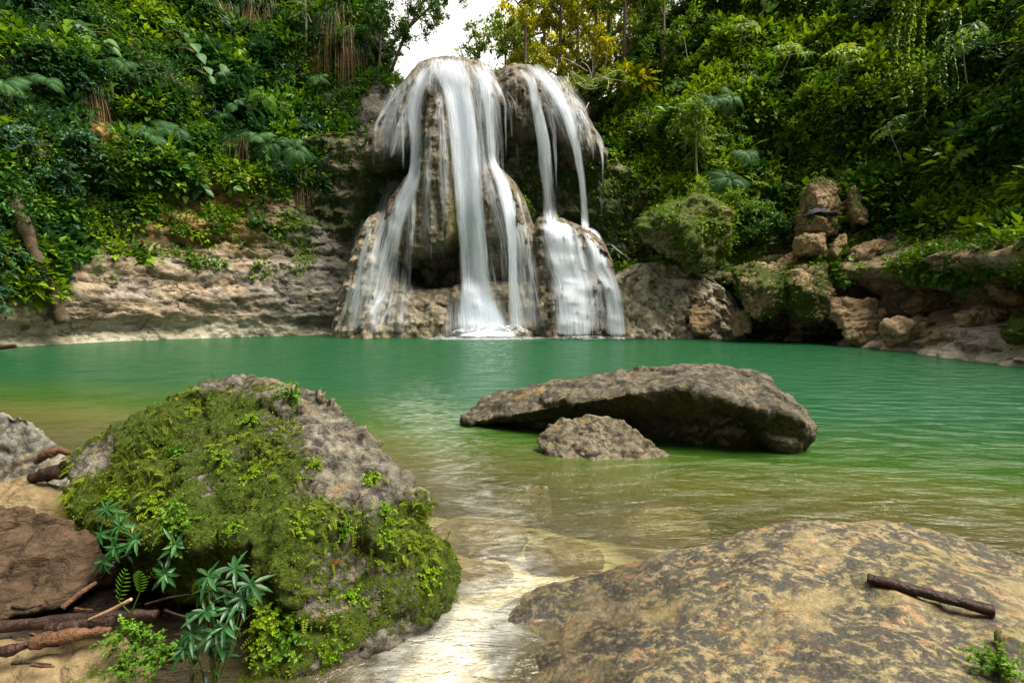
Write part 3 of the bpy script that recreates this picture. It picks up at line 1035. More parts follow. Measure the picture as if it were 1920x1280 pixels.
# ------------------------------------------------------------------ falling water
def fall_mat():
    """long strands: fine streaks along their length (uv y), thinner towards the rim of each stream"""
    T = NT('white falling water')
    uv = T.n('ShaderNodeTexCoord').outputs['UV']
    mp = T.n('ShaderNodeMapping')
    mp.inputs['Scale'].default_value = (1, 0.055, 1)
    T.t.links.new(uv, mp.inputs[0])
    s1 = T.noise(mp.outputs[0], 3.0, 3, 0.55, 0.1)
    s2 = T.noise(mp.outputs[0], 15.0, 3, 0.6, 0.0)
    a = T.attr('dens')
    st = T.math('ADD', T.math('MULTIPLY', s1, 0.52), T.math('MULTIPLY', s2, 0.48))
    # alpha = band(streak + density)
    al = T.band(T.math('ADD', st, T.math('SUBTRACT', a, 0.5)), 0.24, 0.80)
    df = T.n('ShaderNodeBsdfDiffuse')
    T.set(df.inputs[0], T.mix(T.band(s2, 0.3, 0.7), (0.78, 0.87, 1.0), (0.92, 0.96, 1.0)))
    tl = T.n('ShaderNodeBsdfTranslucent')
    T.set(tl.inputs[0], (0.86, 0.92, 1.0))
    tr = T.n('ShaderNodeBsdfTransparent')
    return T.done(T.mixsh(al, tr.outputs[0], T.mixsh(0.45, df.outputs[0], tl.outputs[0])))


M['fall'] = fall_mat()
fall = empty('waterfall', (-2.0, 24.0, 0))
tag(fall, 'white silky waterfall that splits over the rock dome and drops into the green pool', 'waterfall')
FI = np.array(fall.location)


def stream(name, pts, off=0.07, rows=90, cols=12, layers=1, bow=0.0, fade=0.94):
    """pts: (px, py, half width px, density). Water keeps to the rock face or drops straight from its lip."""
    pts = np.asarray(pts, float)
    t = np.r_[0, np.cumsum(np.linalg.norm(np.diff(pts[:, :2], axis=0), axis=1))]
    tt = np.linspace(0, t[-1], rows)
    c = np.stack([np.interp(tt, t, pts[:, k]) for k in range(4)], 1)
    k = np.ones(7) / 7
    for j in (0, 2, 3):
        c[:, j] = np.convolve(np.pad(c[:, j], 3, mode='edge'), k, 'valid')
    Vs, Fs, Ds, Us = [], [], [], []
    n0 = 0
    sd = len(bpy.data.meshes) * 3.7
    for ly in range(layers):
        w = np.linspace(-1, 1, cols)
        px = c[:, None, 0] + c[:, None, 2] * 1.25 * w[None] * (1 + 0.12 * ly)
        py = np.repeat(c[:, 1:2], cols, 1)
        Y = np.full(px.shape, 25.0)
        for _ in range(3):
            p = at_y(px, py, Y)
            y, _b = dome_y(p[..., 0], p[..., 2], noise=True)
            # a crest point beyond the rock keeps the previous depth
            Y = np.minimum.accumulate(y - off - 0.09 * ly, axis=0)
            for q in range(7):
                Y = (np.pad(Y, ((0, 0), (1, 1)), mode='edge')[:, :-2] + 2 * Y + np.pad(Y, ((0, 0), (1, 1)), mode='edge')[:, 2:]) / 4
                Y = (np.pad(Y, ((1, 1), (0, 0)), mode='edge')[:-2] + 2 * Y + np.pad(Y, ((1, 1), (0, 0)), mode='edge')[2:]) / 4
            Y = np.minimum(Y, y - off * 0.4 - 0.09 * ly) * 0.5 + Y * 0.5 - 0.03
        p = at_y(px, py, Y)
        p[..., 1] -= bow * (1 - w[None] ** 2) + 0.03 * fbm(np.stack([p[..., 0].ravel() * 5, 0 * p[..., 0].ravel(), p[..., 2].ravel() * 0.4], 1), 2, 401 + ly).reshape(px.shape)
        V = p.reshape(-1, 3)
        edge = 1 - np.abs(w[None]) ** 3
        end = sstep(0, 0.03, tt / t[-1])[:, None] * sstep(1.0, fade, tt / t[-1])[:, None]
        D = (c[:, 3:4] * edge - 0.35 * (1 - edge) - 0.5 * (1 - end) - 0.14 * ly).ravel()
        L = np.r_[0, np.cumsum(np.linalg.norm(np.diff(p[:, cols // 2], axis=0), axis=1))]
        ux = (c[:, None, 2] * w[None]) * 0.026 * 1.4
        uv = np.stack([(np.mean(c[:, 2]) * 0.026 * 1.4 * w[None] * 0.5 + ux * 0.5) + sd + ly * 5.1, np.repeat(L[:, None], cols, 1) + sd], -1).reshape(-1, 2)
        Vs.append(V)
        Fs.append(grid_faces(rows, cols) + n0)
        Ds.append(D)
        Us.append(uv)
        n0 += len(V)
    me = mesh_np(name, np.concatenate(Vs) - FI, np.concatenate(Fs), {'dens': np.concatenate(Ds)}, [M['fall']], uv=np.concatenate(Us))
    return link(name, me, fall)


def Z2(pts):
    """points read from an enlarged view of the fall (1408 px for 660)"""
    return [(600 + a * 0.46875, 60 + b * 0.46875, w * 0.46875, d) for a, b, w, d in pts]


# main drop
stream('water_stream', Z2([(500, 98, 100, 0.35), (520, 150, 90, 0.6), (548, 230, 62, 0.75), (562, 300, 58, 0.85), (578, 420, 60, 0.85), (590, 560, 62, 0.8), (602, 720, 64, 0.72), (614, 860, 66, 0.66),
                           (622, 980, 68, 0.66), (628, 1060, 74, 0.7), (640, 1130, 92, 0.9), (650, 1225, 120, 0.9)]), 0.10, 110, 18, 3, 0.25)
# left flank of the dome and of the bell
stream('water_stream', Z2([(452, 110, 34, 0.25), (425, 160, 40, 0.55), (385, 240, 42, 0.6), (375, 330, 36, 0.6), (385, 420, 30, 0.62), (380, 540, 24, 0.7), (372, 590, 34, 0.7), (330, 680, 46, 0.62), (295, 790, 46, 0.55), (275, 900, 44, 0.42), (265, 980, 50, 0.25)]), 0.05, 100, 14, 2)
stream('water_stream', Z2([(400, 560, 14, 0.4), (378, 640, 12, 0.5), (372, 760, 10, 0.4), (368, 900, 7, 0.34), (366, 1020, 8, 0.3)]), 0.06, 60, 7, fade=0.6)
stream('water_stream', Z2([(440, 600, 22, 0.1), (455, 700, 28, 0.35), (465, 800, 26, 0.3), (468, 830, 24, 0.1)]), 0.05, 40, 9)
# thin veil over the left lip
stream('water_stream', Z2([(400, 130, 26, 0.2), (335, 210, 40, 0.4), (290, 290, 50, 0.4), (262, 370, 46, 0.35), (248, 450, 40, 0.25), (245, 500, 38, 0.1)]), 0.04, 60, 12)
stream('water_stream', Z2([(330, 220, 12, 0.3), (262, 300, 12, 0.55), (222, 370, 10, 0.5), (212, 440, 7, 0.45), (212, 560, 5, 0.25)]), 0.05, 50, 6)
stream('water_stream', Z2([(330, 300, 8, 0.4), (332, 400, 9, 0.55), (332, 500, 7, 0.5), (333, 580, 5, 0.2)]), 0.06, 40, 5)
stream('water_stream', Z2([(258, 380, 5, 0.4), (256, 480, 4, 0.5), (256, 590, 3, 0.2)]), 0.06, 30, 4)
stream('water_stream', Z2([(470, 180, 26, 0.2), (482, 260, 26, 0.4), (470, 340, 26, 0.35), (462, 420, 20, 0.2)]), 0.05, 40, 9)
# second drop over the middle mound
stream('water_stream', Z2([(605, 112, 50, 0.3), (640, 155, 50, 0.5), (662, 205, 38, 0.6), (672, 280, 32, 0.55), (680, 400, 28, 0.5), (690, 520, 26, 0.5), (712, 560, 36, 0.62), (735, 620, 32, 0.72), (752, 700, 28, 0.72), (766, 790, 24, 0.72), (770, 900, 20, 0.7), (772, 1010, 22, 0.7), (785, 1100, 36, 0.62), (800, 1228, 44, 0.5)]), 0.06, 110, 12, 2, 0.06)
stream('water_stream', Z2([(640, 200, 14, 0.3), (634, 280, 14, 0.45), (640, 400, 14, 0.45), (652, 520, 16, 0.5), (672, 600, 26, 0.5), (690, 700, 26, 0.4), (700, 800, 20, 0.35), (702, 900, 10, 0.25)]), 0.07, 70, 8)
stream('water_stream', Z2([(640, 150, 30, 0.25), (690, 190, 22, 0.45), (722, 235, 12, 0.5), (742, 290, 7, 0.55), (744, 420, 5, 0.45), (744, 530, 4, 0.2)]), 0.05, 60, 7)
stream('water_stream', Z2([(740, 270, 5, 0.3), (765, 350, 8, 0.5), (768, 430, 5, 0.35)]), 0.05, 30, 5)
stream('water_stream', Z2([(788, 395, 7, 0.5), (790, 470, 5, 0.5), (790, 560, 4, 0.2)]), 0.06, 30, 4)
stream('water_stream', Z2([(775, 600, 10, 0.4), (800, 680, 10, 0.5), (830, 800, 8, 0.4), (848, 960, 8, 0.35), (875, 1090, 12, 0.4), (905, 1205, 14, 0.35)]), 0.05, 60, 6)
# right lobe
stream('water_stream', Z2([(790, 140, 26, 0.2), (830, 175, 34, 0.5), (850, 220, 26, 0.6), (862, 290, 22, 0.75), (880, 370, 28, 0.75), (895, 450, 30, 0.7), (905, 560, 32, 0.58), (915, 660, 32, 0.5), (922, 740, 36, 0.55), (928, 790, 40, 0.6)]), 0.07, 90, 12, 2, 0.08)
stream('water_stream', Z2([(850, 150, 44, 0.3), (905, 190, 44, 0.5), (950, 250, 36, 0.58), (985, 320, 28, 0.68), (1010, 400, 24, 0.75), (1030, 480, 20, 0.66), (1046, 580, 18, 0.6), (1056, 680, 16, 0.55), (1060, 775, 20, 0.6), (1066, 815, 26, 0.6)]), 0.06, 90, 11, 2)
stream('water_stream', Z2([(880, 270, 10, 0.2), (915, 300, 22, 0.4), (935, 400, 14, 0.5), (942, 500, 10, 0.5), (945, 620, 8, 0.35), (945, 720, 8, 0.1)]), 0.06, 50, 6)
stream('water_stream', Z2([(960, 190, 40, 0.15), (1030, 290, 34, 0.4), (1070, 380, 26, 0.45), (1090, 460, 20, 0.4), (1094, 540, 12, 0.15)]), 0.05, 60, 9)
stream('water_stream', Z2([(1090, 400, 16, 0.3), (1122, 445, 14, 0.5), (1131, 500, 8, 0.55), (1132, 600, 5, 0.25)]), 0.05, 40, 6)
# lower right cascade
stream('water_stream', Z2([(925, 735, 56, 0.55), (945, 770, 66, 0.75), (960, 830, 74, 0.72), (972, 900, 76, 0.64), (985, 950, 84, 0.62), (1005, 1000, 84, 0.66), (1015, 1080, 84, 0.62), (1020, 1228, 84, 0.66)]), 0.06, 90, 16, 2)
stream('water_stream', Z2([(1010, 770, 14, 0.4), (1035, 840, 14, 0.6), (1048, 920, 16, 0.62), (1060, 960, 20, 0.6)]), 0.05, 40, 6)
stream('water_stream', Z2([(1062, 775, 22, 0.5), (1085, 800, 34, 0.75), (1105, 860, 40, 0.72), (1122, 940, 42, 0.62), (1140, 970, 48, 0.6), (1165, 1020, 40, 0.68), (1180, 1100, 44, 0.68), (1188, 1228, 46, 0.72)]), 0.05, 80, 10, 2)
stream('water_stream', Z2([(1105, 940, 40, 0.2), (1090, 1000, 60, 0.35), (1090, 1100, 60, 0.35), (1095, 1228, 60, 0.3)]), 0.05, 50, 12)
stream('water_stream', Z2([(1122, 640, 8, 0.3), (1126, 680, 10, 0.45), (1126, 730, 12, 0.3)]), 0.10, 24, 5)
stream('water_stream', Z2([(1150, 835, 10, 0.3), (1190, 870, 8, 0.6), (1240, 910, 7, 0.6), (1290, 912, 6, 0.4)]), 0.08, 40, 5)
# rills over the left apron
for pts in ([(195, 690, 12, 0.2), (205, 760, 10, 0.5), (190, 830, 14, 0.55), (165, 900, 18, 0.55), (160, 980, 12, 0.5), (150, 1060, 14, 0.5), (135, 1130, 22, 0.35)],
            [(145, 780, 5, 0.3), (152, 850, 5, 0.5), (150, 900, 8, 0.3)],
            [(255, 730, 16, 0.25), (245, 800, 14, 0.45), (225, 850, 20, 0.5), (205, 930, 24, 0.5), (200, 1000, 20, 0.35), (190, 1060, 20, 0.3)],
            [(262, 850, 18, 0.4), (258, 930, 24, 0.5), (262, 1000, 22, 0.45), (250, 1050, 22, 0.55), (215, 1100, 14, 0.65), (190, 1150, 16, 0.45), (180, 1205, 20, 0.2)],
            [(290, 1050, 10, 0.3), (275, 1100, 8, 0.5), (252, 1150, 10, 0.5), (240, 1190, 12, 0.3)],
            [(165, 960, 10, 0.3), (125, 1030, 16, 0.4), (95, 1110, 16, 0.4), (70, 1180, 14, 0.35)],
            [(366, 990, 10, 0.3), (364, 1030, 12, 0.55), (360, 1060, 14, 0.1)]):
    stream('water_stream', Z2(pts), 0.05, 50, 7)
# drips under the bell
for a, b, c in ((420, 840, 980), (445, 845, 960), (470, 835, 1000), (492, 830, 950), (1022, 0, 0)):
    if b:
        stream('water_stream', Z2([(a, b, 4, 0.3), (a, (b + c) / 2, 3, 0.35), (a, c, 3, 0.1)]), 0.06, 20, 4)


# many small rills that wander down the left apron and the lower right mounds
_g = np.random.default_rng(49)
for k in range(10):
    a, b = (_g.uniform(668, 760), _g.uniform(400, 520)) if k < 6 else (_g.uniform(1020, 1150), _g.uniform(520, 545))
    n_ = 8
    xs_ = a + np.cumsum(_g.normal(size=n_) * 5 - (6.5 if k < 6 else -1.5))
    ys_ = np.linspace(b, _g.uniform(585, 632), n_)
    stream('water_stream', [(x_, y_, _g.uniform(4.0, 9.0), 0.2 + 0.3 * _g.random()) for x_, y_ in zip(xs_, ys_)], 0.04, 40, 5)
# wide thin veils: wet film that fans out below the thicker strands
for pts in ([(790, 124, 24, 0.3), (762, 180, 46, 0.5), (742, 240, 54, 0.48), (732, 280, 52, 0.4), (726, 310, 48, 0.05)],
            [(758, 330, 30, 0.4), (728, 405, 42, 0.52), (704, 485, 52, 0.52), (680, 565, 56, 0.48), (668, 634, 56, 0.40)],
            [(800, 320, 30, 0.1), (796, 400, 34, 0.28), (792, 460, 34, 0.1)],
            [(745, 480, 34, 0.25), (738, 545, 50, 0.46), (722, 634, 60, 0.36)],
            [(690, 405, 24, 0.3), (672, 470, 30, 0.46), (655, 560, 34, 0.46), (645, 634, 36, 0.36)],
            [(890, 130, 44, 0.4), (905, 170, 44, 0.5), (915, 240, 36, 0.46), (918, 310, 34, 0.42), (922, 350, 34, 0.1)],
            [(1030, 138, 40, 0.35), (1062, 200, 54, 0.5), (1080, 260, 44, 0.42), (1090, 320, 34, 0.02)],
            [(930, 308, 30, 0.4), (952, 380, 44, 0.52), (968, 450, 44, 0.48), (978, 540, 44, 0.45), (984, 636, 46, 0.45)],
            [(1030, 406, 34, 0.4), (1066, 440, 60, 0.48), (1084, 520, 74, 0.48), (1096, 636, 80, 0.44)],
            [(888, 520, 46, 0.3), (892, 560, 60, 0.55), (902, 640, 86, 0.62)],
            [(905, 420, 52, 0.2), (915, 500, 56, 0.35), (925, 560, 60, 0.3)],
            [(835, 300, 24, 0.1), (842, 360, 24, 0.3), (846, 440, 22, 0.1)],
            [(806, 190, 10, 0.2), (804, 270, 12, 0.42), (800, 350, 14, 0.42), (797, 440, 14, 0.3), (796, 500, 8, 0.15)],
            [(828, 170, 12, 0.3), (830, 250, 12, 0.45), (833, 340, 12, 0.42), (834, 420, 10, 0.3), (834, 500, 6, 0.1)],
            [(775, 330, 12, 0.35), (770, 400, 14, 0.48), (766, 470, 12, 0.4), (765, 560, 10, 0.3)]):
    stream('water_stream', pts, 0.035, 60, 18, fade=0.9)
# the sheet of water that slides over the crest of both lobes
stream('water_stream', [(838, 102, 46, 0.0), (838, 114, 54, 0.62), (836, 130, 56, 0.5), (834, 160, 60, 0.35), (832, 200, 62, 0.1)], 0.05, 40, 18)
stream('water_stream', [(905, 108, 22, 0.4), (912, 128, 22, 0.5), (920, 150, 20, 0.4), (928, 180, 16, 0.2)], 0.05, 30, 9)
stream('water_stream', [(1000, 118, 24, 0.3), (1016, 138, 30, 0.55), (1034, 165, 34, 0.45), (1050, 200, 36, 0.3), (1064, 240, 34, 0.1)], 0.05, 40, 12)
# thin threads all over both lobes, down to the lip and a little beyond it
_g = np.random.default_rng(47)
CREST = np.array([(708, 226), (738, 184), (768, 150), (790, 124), (815, 114), (850, 110), (890, 118), (925, 140), (945, 160)], float)
CREST2 = np.array([(985, 130), (1030, 148), (1060, 170), (1085, 200), (1106, 234)], float)
for k in range(30):
    cr_, cx_, sp_ = (CREST, 850.0, 0.45) if k < 17 else (CREST2, 985.0, 0.42)
    t = _g.uniform(0, len(cr_) - 1)
    a = np.array([np.interp(t, range(len(cr_)), cr_[:, q]) for q in (0, 1)]) + np.array([0, 4])
    L = _g.uniform(50, 120)
    dx = (a[0] - cx_) * sp_ * _g.uniform(0.5, 1.0) * min(1, L / 130)
    q = [(a[0] + dx * (1 - (1 - min(1, f * 1.5)) ** 2) + _g.normal() * 2.0, a[1] + L * f, (4.0 + 6.0 * f) * (0.7 + 0.3 * math.sin(k)), 0.12 + 0.36 * math.sin(3.1 * min(f + 0.1, 1))) for f in np.linspace(0, 1, 7)]
    stream('water_stream', q, 0.04, 44, 5, fade=0.55)


# foam heap where the main drop lands, and the froth on the pool around it
def foam_mat():
    T = NT('white foam')
    co = T.coord('pos', (1, 1, 1))
    n = T.noise(co, 1.8, 5, 0.7, 0.4)
    n2 = T.noise(co, 7, 4, 0.7)
    a = T.attr('dens')
    al = T.band(T.math('ADD', a, T.math('MULTIPLY', T.math('SUBTRACT', T.math('ADD', T.math('MULTIPLY', n, 0.6), T.math('MULTIPLY', n2, 0.4)), 0.5), 1.6)), 0.25, 0.8)
    df = T.n('ShaderNodeBsdfDiffuse')
    T.set(df.inputs[0], (0.88, 0.93, 0.97))
    tl = T.n('ShaderNodeBsdfTranslucent')
    T.set(tl.inputs[0], (0.85, 0.92, 0.98))
    tr = T.n('ShaderNodeBsdfTransparent')
    return T.done(T.mixsh(al, tr.outputs[0], T.mixsh(0.4, df.outputs[0], tl.outputs[0])))


M['foam'] = foam_mat()


def froth(px0, px1, Y, height, dens=0.9, near=0.9):
    """a low heap of white water along the foot of a stream"""
    a, b = at_y(px0, 630, Y), at_y(px1, 630, Y)
    n, m = 60, 26
    u = np.linspace(0, 1, n)
    v = np.linspace(-1, 1, m)
    Ug, Vg = np.meshgrid(u, v, indexing='ij')
    x = a[0] + (b[0] - a[0]) * Ug
    y = a[1] + (b[1] - a[1]) * Ug + Vg * near
    prof = np.sin(np.pi * np.clip(Ug, 0, 1)) ** 0.6 * (1 - np.abs(Vg) ** 2)
    p = np.stack([x.ravel(), y.ravel(), 0 * x.ravel()], 1)
    z = 0.025 + height * prof.ravel() * (0.8 + 0.35 * fbm(p * 1.7, 3, 421)) + 0.02 * fbm(p * 5, 3, 423)
    p[:, 2] = np.maximum(z, 0.018)
    d = (np.minimum(prof * 2.2, 1) * dens).ravel() - 0.15
    link('foam', mesh_np('foam', p - FI, grid_faces(n, m), {'dens': d}, [M['foam']]), fall)


froth(836, 1010, 23.5, 0.75, 0.55, 0.9)
froth(856, 975, 23.35, 0.38, 0.8, 0.8)
froth(780, 1040, 23.0, 0.04, 0.55, 1.6)
froth(1010, 1200, 22.2, 0.16, 0.5, 0.9)
# ------------------------------------------------------------------ boulders
def remesh_union(hulls, voxel, smooth=2):
    bm = bmesh.new()
    for pts in hulls:
        b2 = bmesh.new()
        vs = [b2.verts.new(p) for p in pts]
        r = bmesh.ops.convex_hull(b2, input=vs)
        junk = list({e for e in r['geom_interior'] + r['geom_unused'] if isinstance(e, bmesh.types.BMVert)})
        if junk:
            bmesh.ops.delete(b2, geom=junk, context='VERTS')
        bmesh.ops.recalc_face_normals(b2, faces=b2.faces)
        me = bpy.data.meshes.new('t')
        b2.to_mesh(me)
        b2.free()
        bm.from_mesh(me)
        bpy.data.meshes.remove(me)
    me = bpy.data.meshes.new('t')
    bm.to_mesh(me)
    bm.free()
    o = bpy.data.objects.new('t', me)
    COL.objects.link(o)
    md = o.modifiers.new('r', 'REMESH')
    md.mode = 'VOXEL'
    md.voxel_size = voxel
    ms = o.modifiers.new('s', 'SMOOTH')
    ms.iterations = smooth
    ms.factor = 0.5
    dg = bpy.context.evaluated_depsgraph_get()
    me2 = bpy.data.meshes.new_from_object(o.evaluated_get(dg))
    bpy.data.objects.remove(o)
    bpy.data.meshes.remove(me)
    V = np.empty(len(me2.vertices) * 3)
    me2.vertices.foreach_get('co', V)
    V = V.reshape(-1, 3)
    F = np.array([tuple(p.vertices) if len(p.vertices) == 4 else tuple(p.vertices) + (p.vertices[-1],) for p in me2.polygons])
    bpy.data.meshes.remove(me2)
    if (F[:, 2] == F[:, 3]).any():
        F = np.concatenate([F[:, [0, 1, 2]], F[F[:, 2] != F[:, 3]][:, [0, 2, 3]]])
    return V, F


def rock(name, hulls, voxel, mat, amp=0.1, freq=1.2, crack=0.05, fine=0.02, seed=0, smooth=3, moss=None, wet=None, parent=None, strata=0.0, tilt=(0, 0, 1), facet=0.0, cushion=0.0):
    V, F = remesh_union(hulls, voxel, smooth)
    N = vnormals(V, F)
    s = seed * 17
    w = fbm(V * freq * 1.3, 3, s + 5)[:, None]
    d = amp * fbm(V * freq, 4, s) + 0.5 * amp * fbm(V * freq * 2.6, 4, s + 1, ridged=True)
    c1, c2 = worley(V * freq * 1.5 + w * 0.5, s + 2)
    d = d - crack * (1 - sstep(0, 0.12, c2 - c1)) + crack * 0.5 * (0.5 - c1)
    fc = facet or amp * 0.55
    d = d + fc * facets(V * freq * 1.25 + w * 0.35, s + 8) + 0.4 * fc * facets(V * freq * 3.1 + w * 0.4, s + 9) + 0.2 * fc * facets(V * freq * 7.0, s + 10)
    if strata:
        t = np.asarray(tilt, float)
        q = V @ (t / np.linalg.norm(t))
        d = d + strata * vnoise(np.stack([q * freq * 9 + w[:, 0] * 1.5, V[:, 0] * 0.7, V[:, 1] * 0.7], 1), s + 3)
    d = d + fine * fbm(V * freq * 7, 4, s + 4, ridged=True) + fine * 0.5 * fbm(V * freq * 18, 3, s + 6)
    V = V + N * d[:, None]
    N = vnormals(V, F)
    if moss and cushion:
        mm = sstep(0.3, 0.6, moss(V, N) + 0.25 * fbm(V * freq * 5, 3, s + 11))
        V = V + N * (cushion * mm * (0.6 + 0.8 * fbm(V * freq * 7, 3, s + 12)))[:, None]
    Ed = np.concatenate([F[:, [k, (k + 1) % F.shape[1]]] for k in range(F.shape[1])])
    acc, cnt = np.zeros_like(V), np.zeros(len(V))
    np.add.at(acc, Ed[:, 0], V[Ed[:, 1]])
    np.add.at(cnt, Ed[:, 0], 1)
    V = V * 0.6 + 0.4 * acc / np.maximum(cnt, 1)[:, None]
    N = vnormals(V, F)
    a = {'moss': (moss(V, N) if moss else np.full(len(V), -1.0)), 'wet': (wet(V, N) if wet else np.zeros(len(V)))}
    c = np.array([V[:, 0].mean(), V[:, 1].mean(), V[:, 2].min()]) if parent is None else np.array(parent.location)
    me = mesh_np(name, V - c, F, a, [mat])
    o = link(name, me, parent, c if parent is None else None)
    return o, V, F, N, a['moss']


def H(*pts):
    """(px, py, Y) or ('w', x, y, z)"""
    out = []
    for p in pts:
        if p[0] == 'w':
            out.append(tuple(p[1:]))
        else:
            out.append(tuple(at_y(p[0], p[1], p[2])))
    return out


M['long_stone'] = rock_mat('dark weathered pool stone', ((0.032, 0.027, 0.018), (0.08, 0.068, 0.046), (0.23, 0.205, 0.155)), scale=1.6, moss=((0.02, 0.02, 0.006), (0.05, 0.048, 0.012), (0.10, 0.095, 0.02)), bump=0.8,  # moss tone also paints the shade under the lip
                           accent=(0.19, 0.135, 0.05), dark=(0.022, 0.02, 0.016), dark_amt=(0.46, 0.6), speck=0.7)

# --- large mossy boulder
bould = empty('boulder', (-1.1, 2.6, 0))
tag(bould, 'large moss covered boulder with a jagged grey crest at the water edge, near the camera', 'boulder')


def moss_big(V, N):
    px, py = project(V)
    top = 0.46 + 0.55 * fbm(V * 2.6, 4, 501)
    m = top + 0.25 * sstep(640, 250, px) - 0.42 * sstep(520, 640, px) * sstep(980, 880, py)
    m = m - 0.35 * sstep(760, 715, py)
    front = sstep(900, 1000, py)
    m = m + 0.30 * front - 0.75 * sstep(1190, 1270, py + 0.22 * (px - 600)) * sstep(500, 640, px)
    return m


_, VB, FB, NB, MB_ = rock('stone', [
    H((440, 700, 3.25), (470, 697, 3.3), (520, 714, 3.2), (560, 738, 3.05), (600, 745, 2.9), (640, 765, 2.85), (690, 800, 2.8), (722, 860, 2.72), (385, 735, 3.3), (300, 775, 3.35),
      (170, 845, 3.15), (133, 885, 2.95), (145, 945, 2.65), (190, 985, 2.45), (300, 1000, 2.3), (420, 1010, 2.2), (520, 1010, 2.15), (610, 1000, 2.2), (700, 985, 2.35), (740, 930, 2.5),
      ('w', -2.3, 3.5, 0.1), ('w', -0.75, 3.45, 0.0), (300, 1100, 2.6), (520, 1120, 2.3)),
    H((470, 1010, 2.14), (620, 960, 2.25), (710, 930, 2.45), (760, 960, 2.55), (788, 1000, 2.5), (808, 1060, 2.42), (812, 1100, 2.36), (772, 1155, 2.3), (750, 1205, 2.22), (675, 1270, 2.12), (580, 1305, 1.98),
      (490, 1320, 1.95), (470, 1180, 2.02), ('w', -0.4, 3.0, -0.1), ('w', -1.2, 3.0, -0.1), ('w', -1.0, 1.98, -0.2), ('w', -0.5, 2.15, -0.2)),
    H((575, 742, 2.95), (592, 724, 2.9), (612, 722, 2.88), (622, 745, 2.86), (650, 790, 2.8), (600, 800, 2.8), (560, 790, 2.85)),
    H((735, 905, 2.6), (765, 898, 2.62), (795, 930, 2.6), (792, 955, 2.55), (760, 980, 2.5), (735, 960, 2.5), ('w', -0.6, 2.9, 0.3)),
], 0.017, M['boulder'], amp=0.085, freq=1.9, crack=0.012, fine=0.022, seed=3, smooth=1, moss=moss_big, parent=bould, facet=0.075, cushion=0.028)

# --- long low rock in the pool
def moss_shade_long(V, N):
    return 0.20 + 0.25 * fbm(V * 1.1, 3, 511) + 0.65 * sstep(0.35, 0.0, N[:, 2] + 0.25 * fbm(V * 2, 3, 512)) * (N[:, 1] < 0.3)  # moss, with the shade under the lip painted in as its dark tone


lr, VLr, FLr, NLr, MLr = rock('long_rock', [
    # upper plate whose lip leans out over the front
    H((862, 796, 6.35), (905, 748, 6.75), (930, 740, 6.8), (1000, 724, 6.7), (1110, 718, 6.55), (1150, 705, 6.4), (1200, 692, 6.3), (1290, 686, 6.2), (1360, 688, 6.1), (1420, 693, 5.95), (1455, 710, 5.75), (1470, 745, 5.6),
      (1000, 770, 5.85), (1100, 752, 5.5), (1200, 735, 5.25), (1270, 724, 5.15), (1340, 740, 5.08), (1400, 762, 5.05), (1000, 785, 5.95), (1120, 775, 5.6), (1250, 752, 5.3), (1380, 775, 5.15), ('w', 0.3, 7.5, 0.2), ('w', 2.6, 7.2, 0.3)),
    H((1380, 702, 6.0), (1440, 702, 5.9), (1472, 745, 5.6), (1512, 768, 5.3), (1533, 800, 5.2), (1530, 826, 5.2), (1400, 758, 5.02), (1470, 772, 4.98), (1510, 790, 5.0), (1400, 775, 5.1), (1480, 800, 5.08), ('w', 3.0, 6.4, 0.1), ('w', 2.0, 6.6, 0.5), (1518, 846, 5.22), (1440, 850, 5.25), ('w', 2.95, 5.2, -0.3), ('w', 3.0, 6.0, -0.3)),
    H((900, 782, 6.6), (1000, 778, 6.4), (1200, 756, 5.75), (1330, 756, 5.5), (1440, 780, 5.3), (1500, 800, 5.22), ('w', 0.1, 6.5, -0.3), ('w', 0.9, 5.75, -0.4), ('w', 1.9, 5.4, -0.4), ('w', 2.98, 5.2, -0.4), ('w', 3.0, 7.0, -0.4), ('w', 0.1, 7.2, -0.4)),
], 0.024, M['long_stone'], amp=0.06, freq=1.5, crack=0.01, fine=0.013, facet=0.055, seed=5, smooth=2, moss=moss_shade_long)
tag(lr, 'long low grey rock with a shaded undercut face in the green pool', 'rock')

sr, *_ = rock('small_rock', [
    H((1010, 822, 5.2), (1040, 795, 5.3), (1090, 780, 5.35), (1140, 783, 5.35), (1180, 800, 5.25), (1225, 835, 5.1), (1258, 852, 5.0), (1200, 872, 4.85), (1130, 872, 4.85), (1060, 860, 4.92), (1015, 838, 5.1),
      ('w', 0.4, 5.6, -0.3), ('w', 1.4, 5.5, -0.3), ('w', 1.3, 4.8, -0.3), ('w', 0.5, 4.9, -0.3))],
    0.016, M['small_stone'], amp=0.06, freq=2.2, crack=0.03, fine=0.012, seed=6, smooth=3, moss=lambda V, N: 0.15 + 0.25 * fbm(V * 2, 3, 521))
tag(sr, 'small rounded mottled rock in front of the long rock in the pool', 'rock')

# --- broad slab at lower right
def moss_slab(V, N):
    px, py = project(V)
    return 0.02 + 0.25 * fbm(V * 1.2, 3, 531) + 0.4 * sstep(1700, 1850, px) * sstep(1150, 1230, py)


def wet_slab(V, N):
    px, py = project(V)
    return np.clip(sstep(0.20, 0.03, V[:, 2] + 0.1 * fbm(V * 1.5, 3, 533)) * 0.9 + 0.9 * sstep(1250, 1050, px + 0.3 * (1280 - py)), 0, 1)


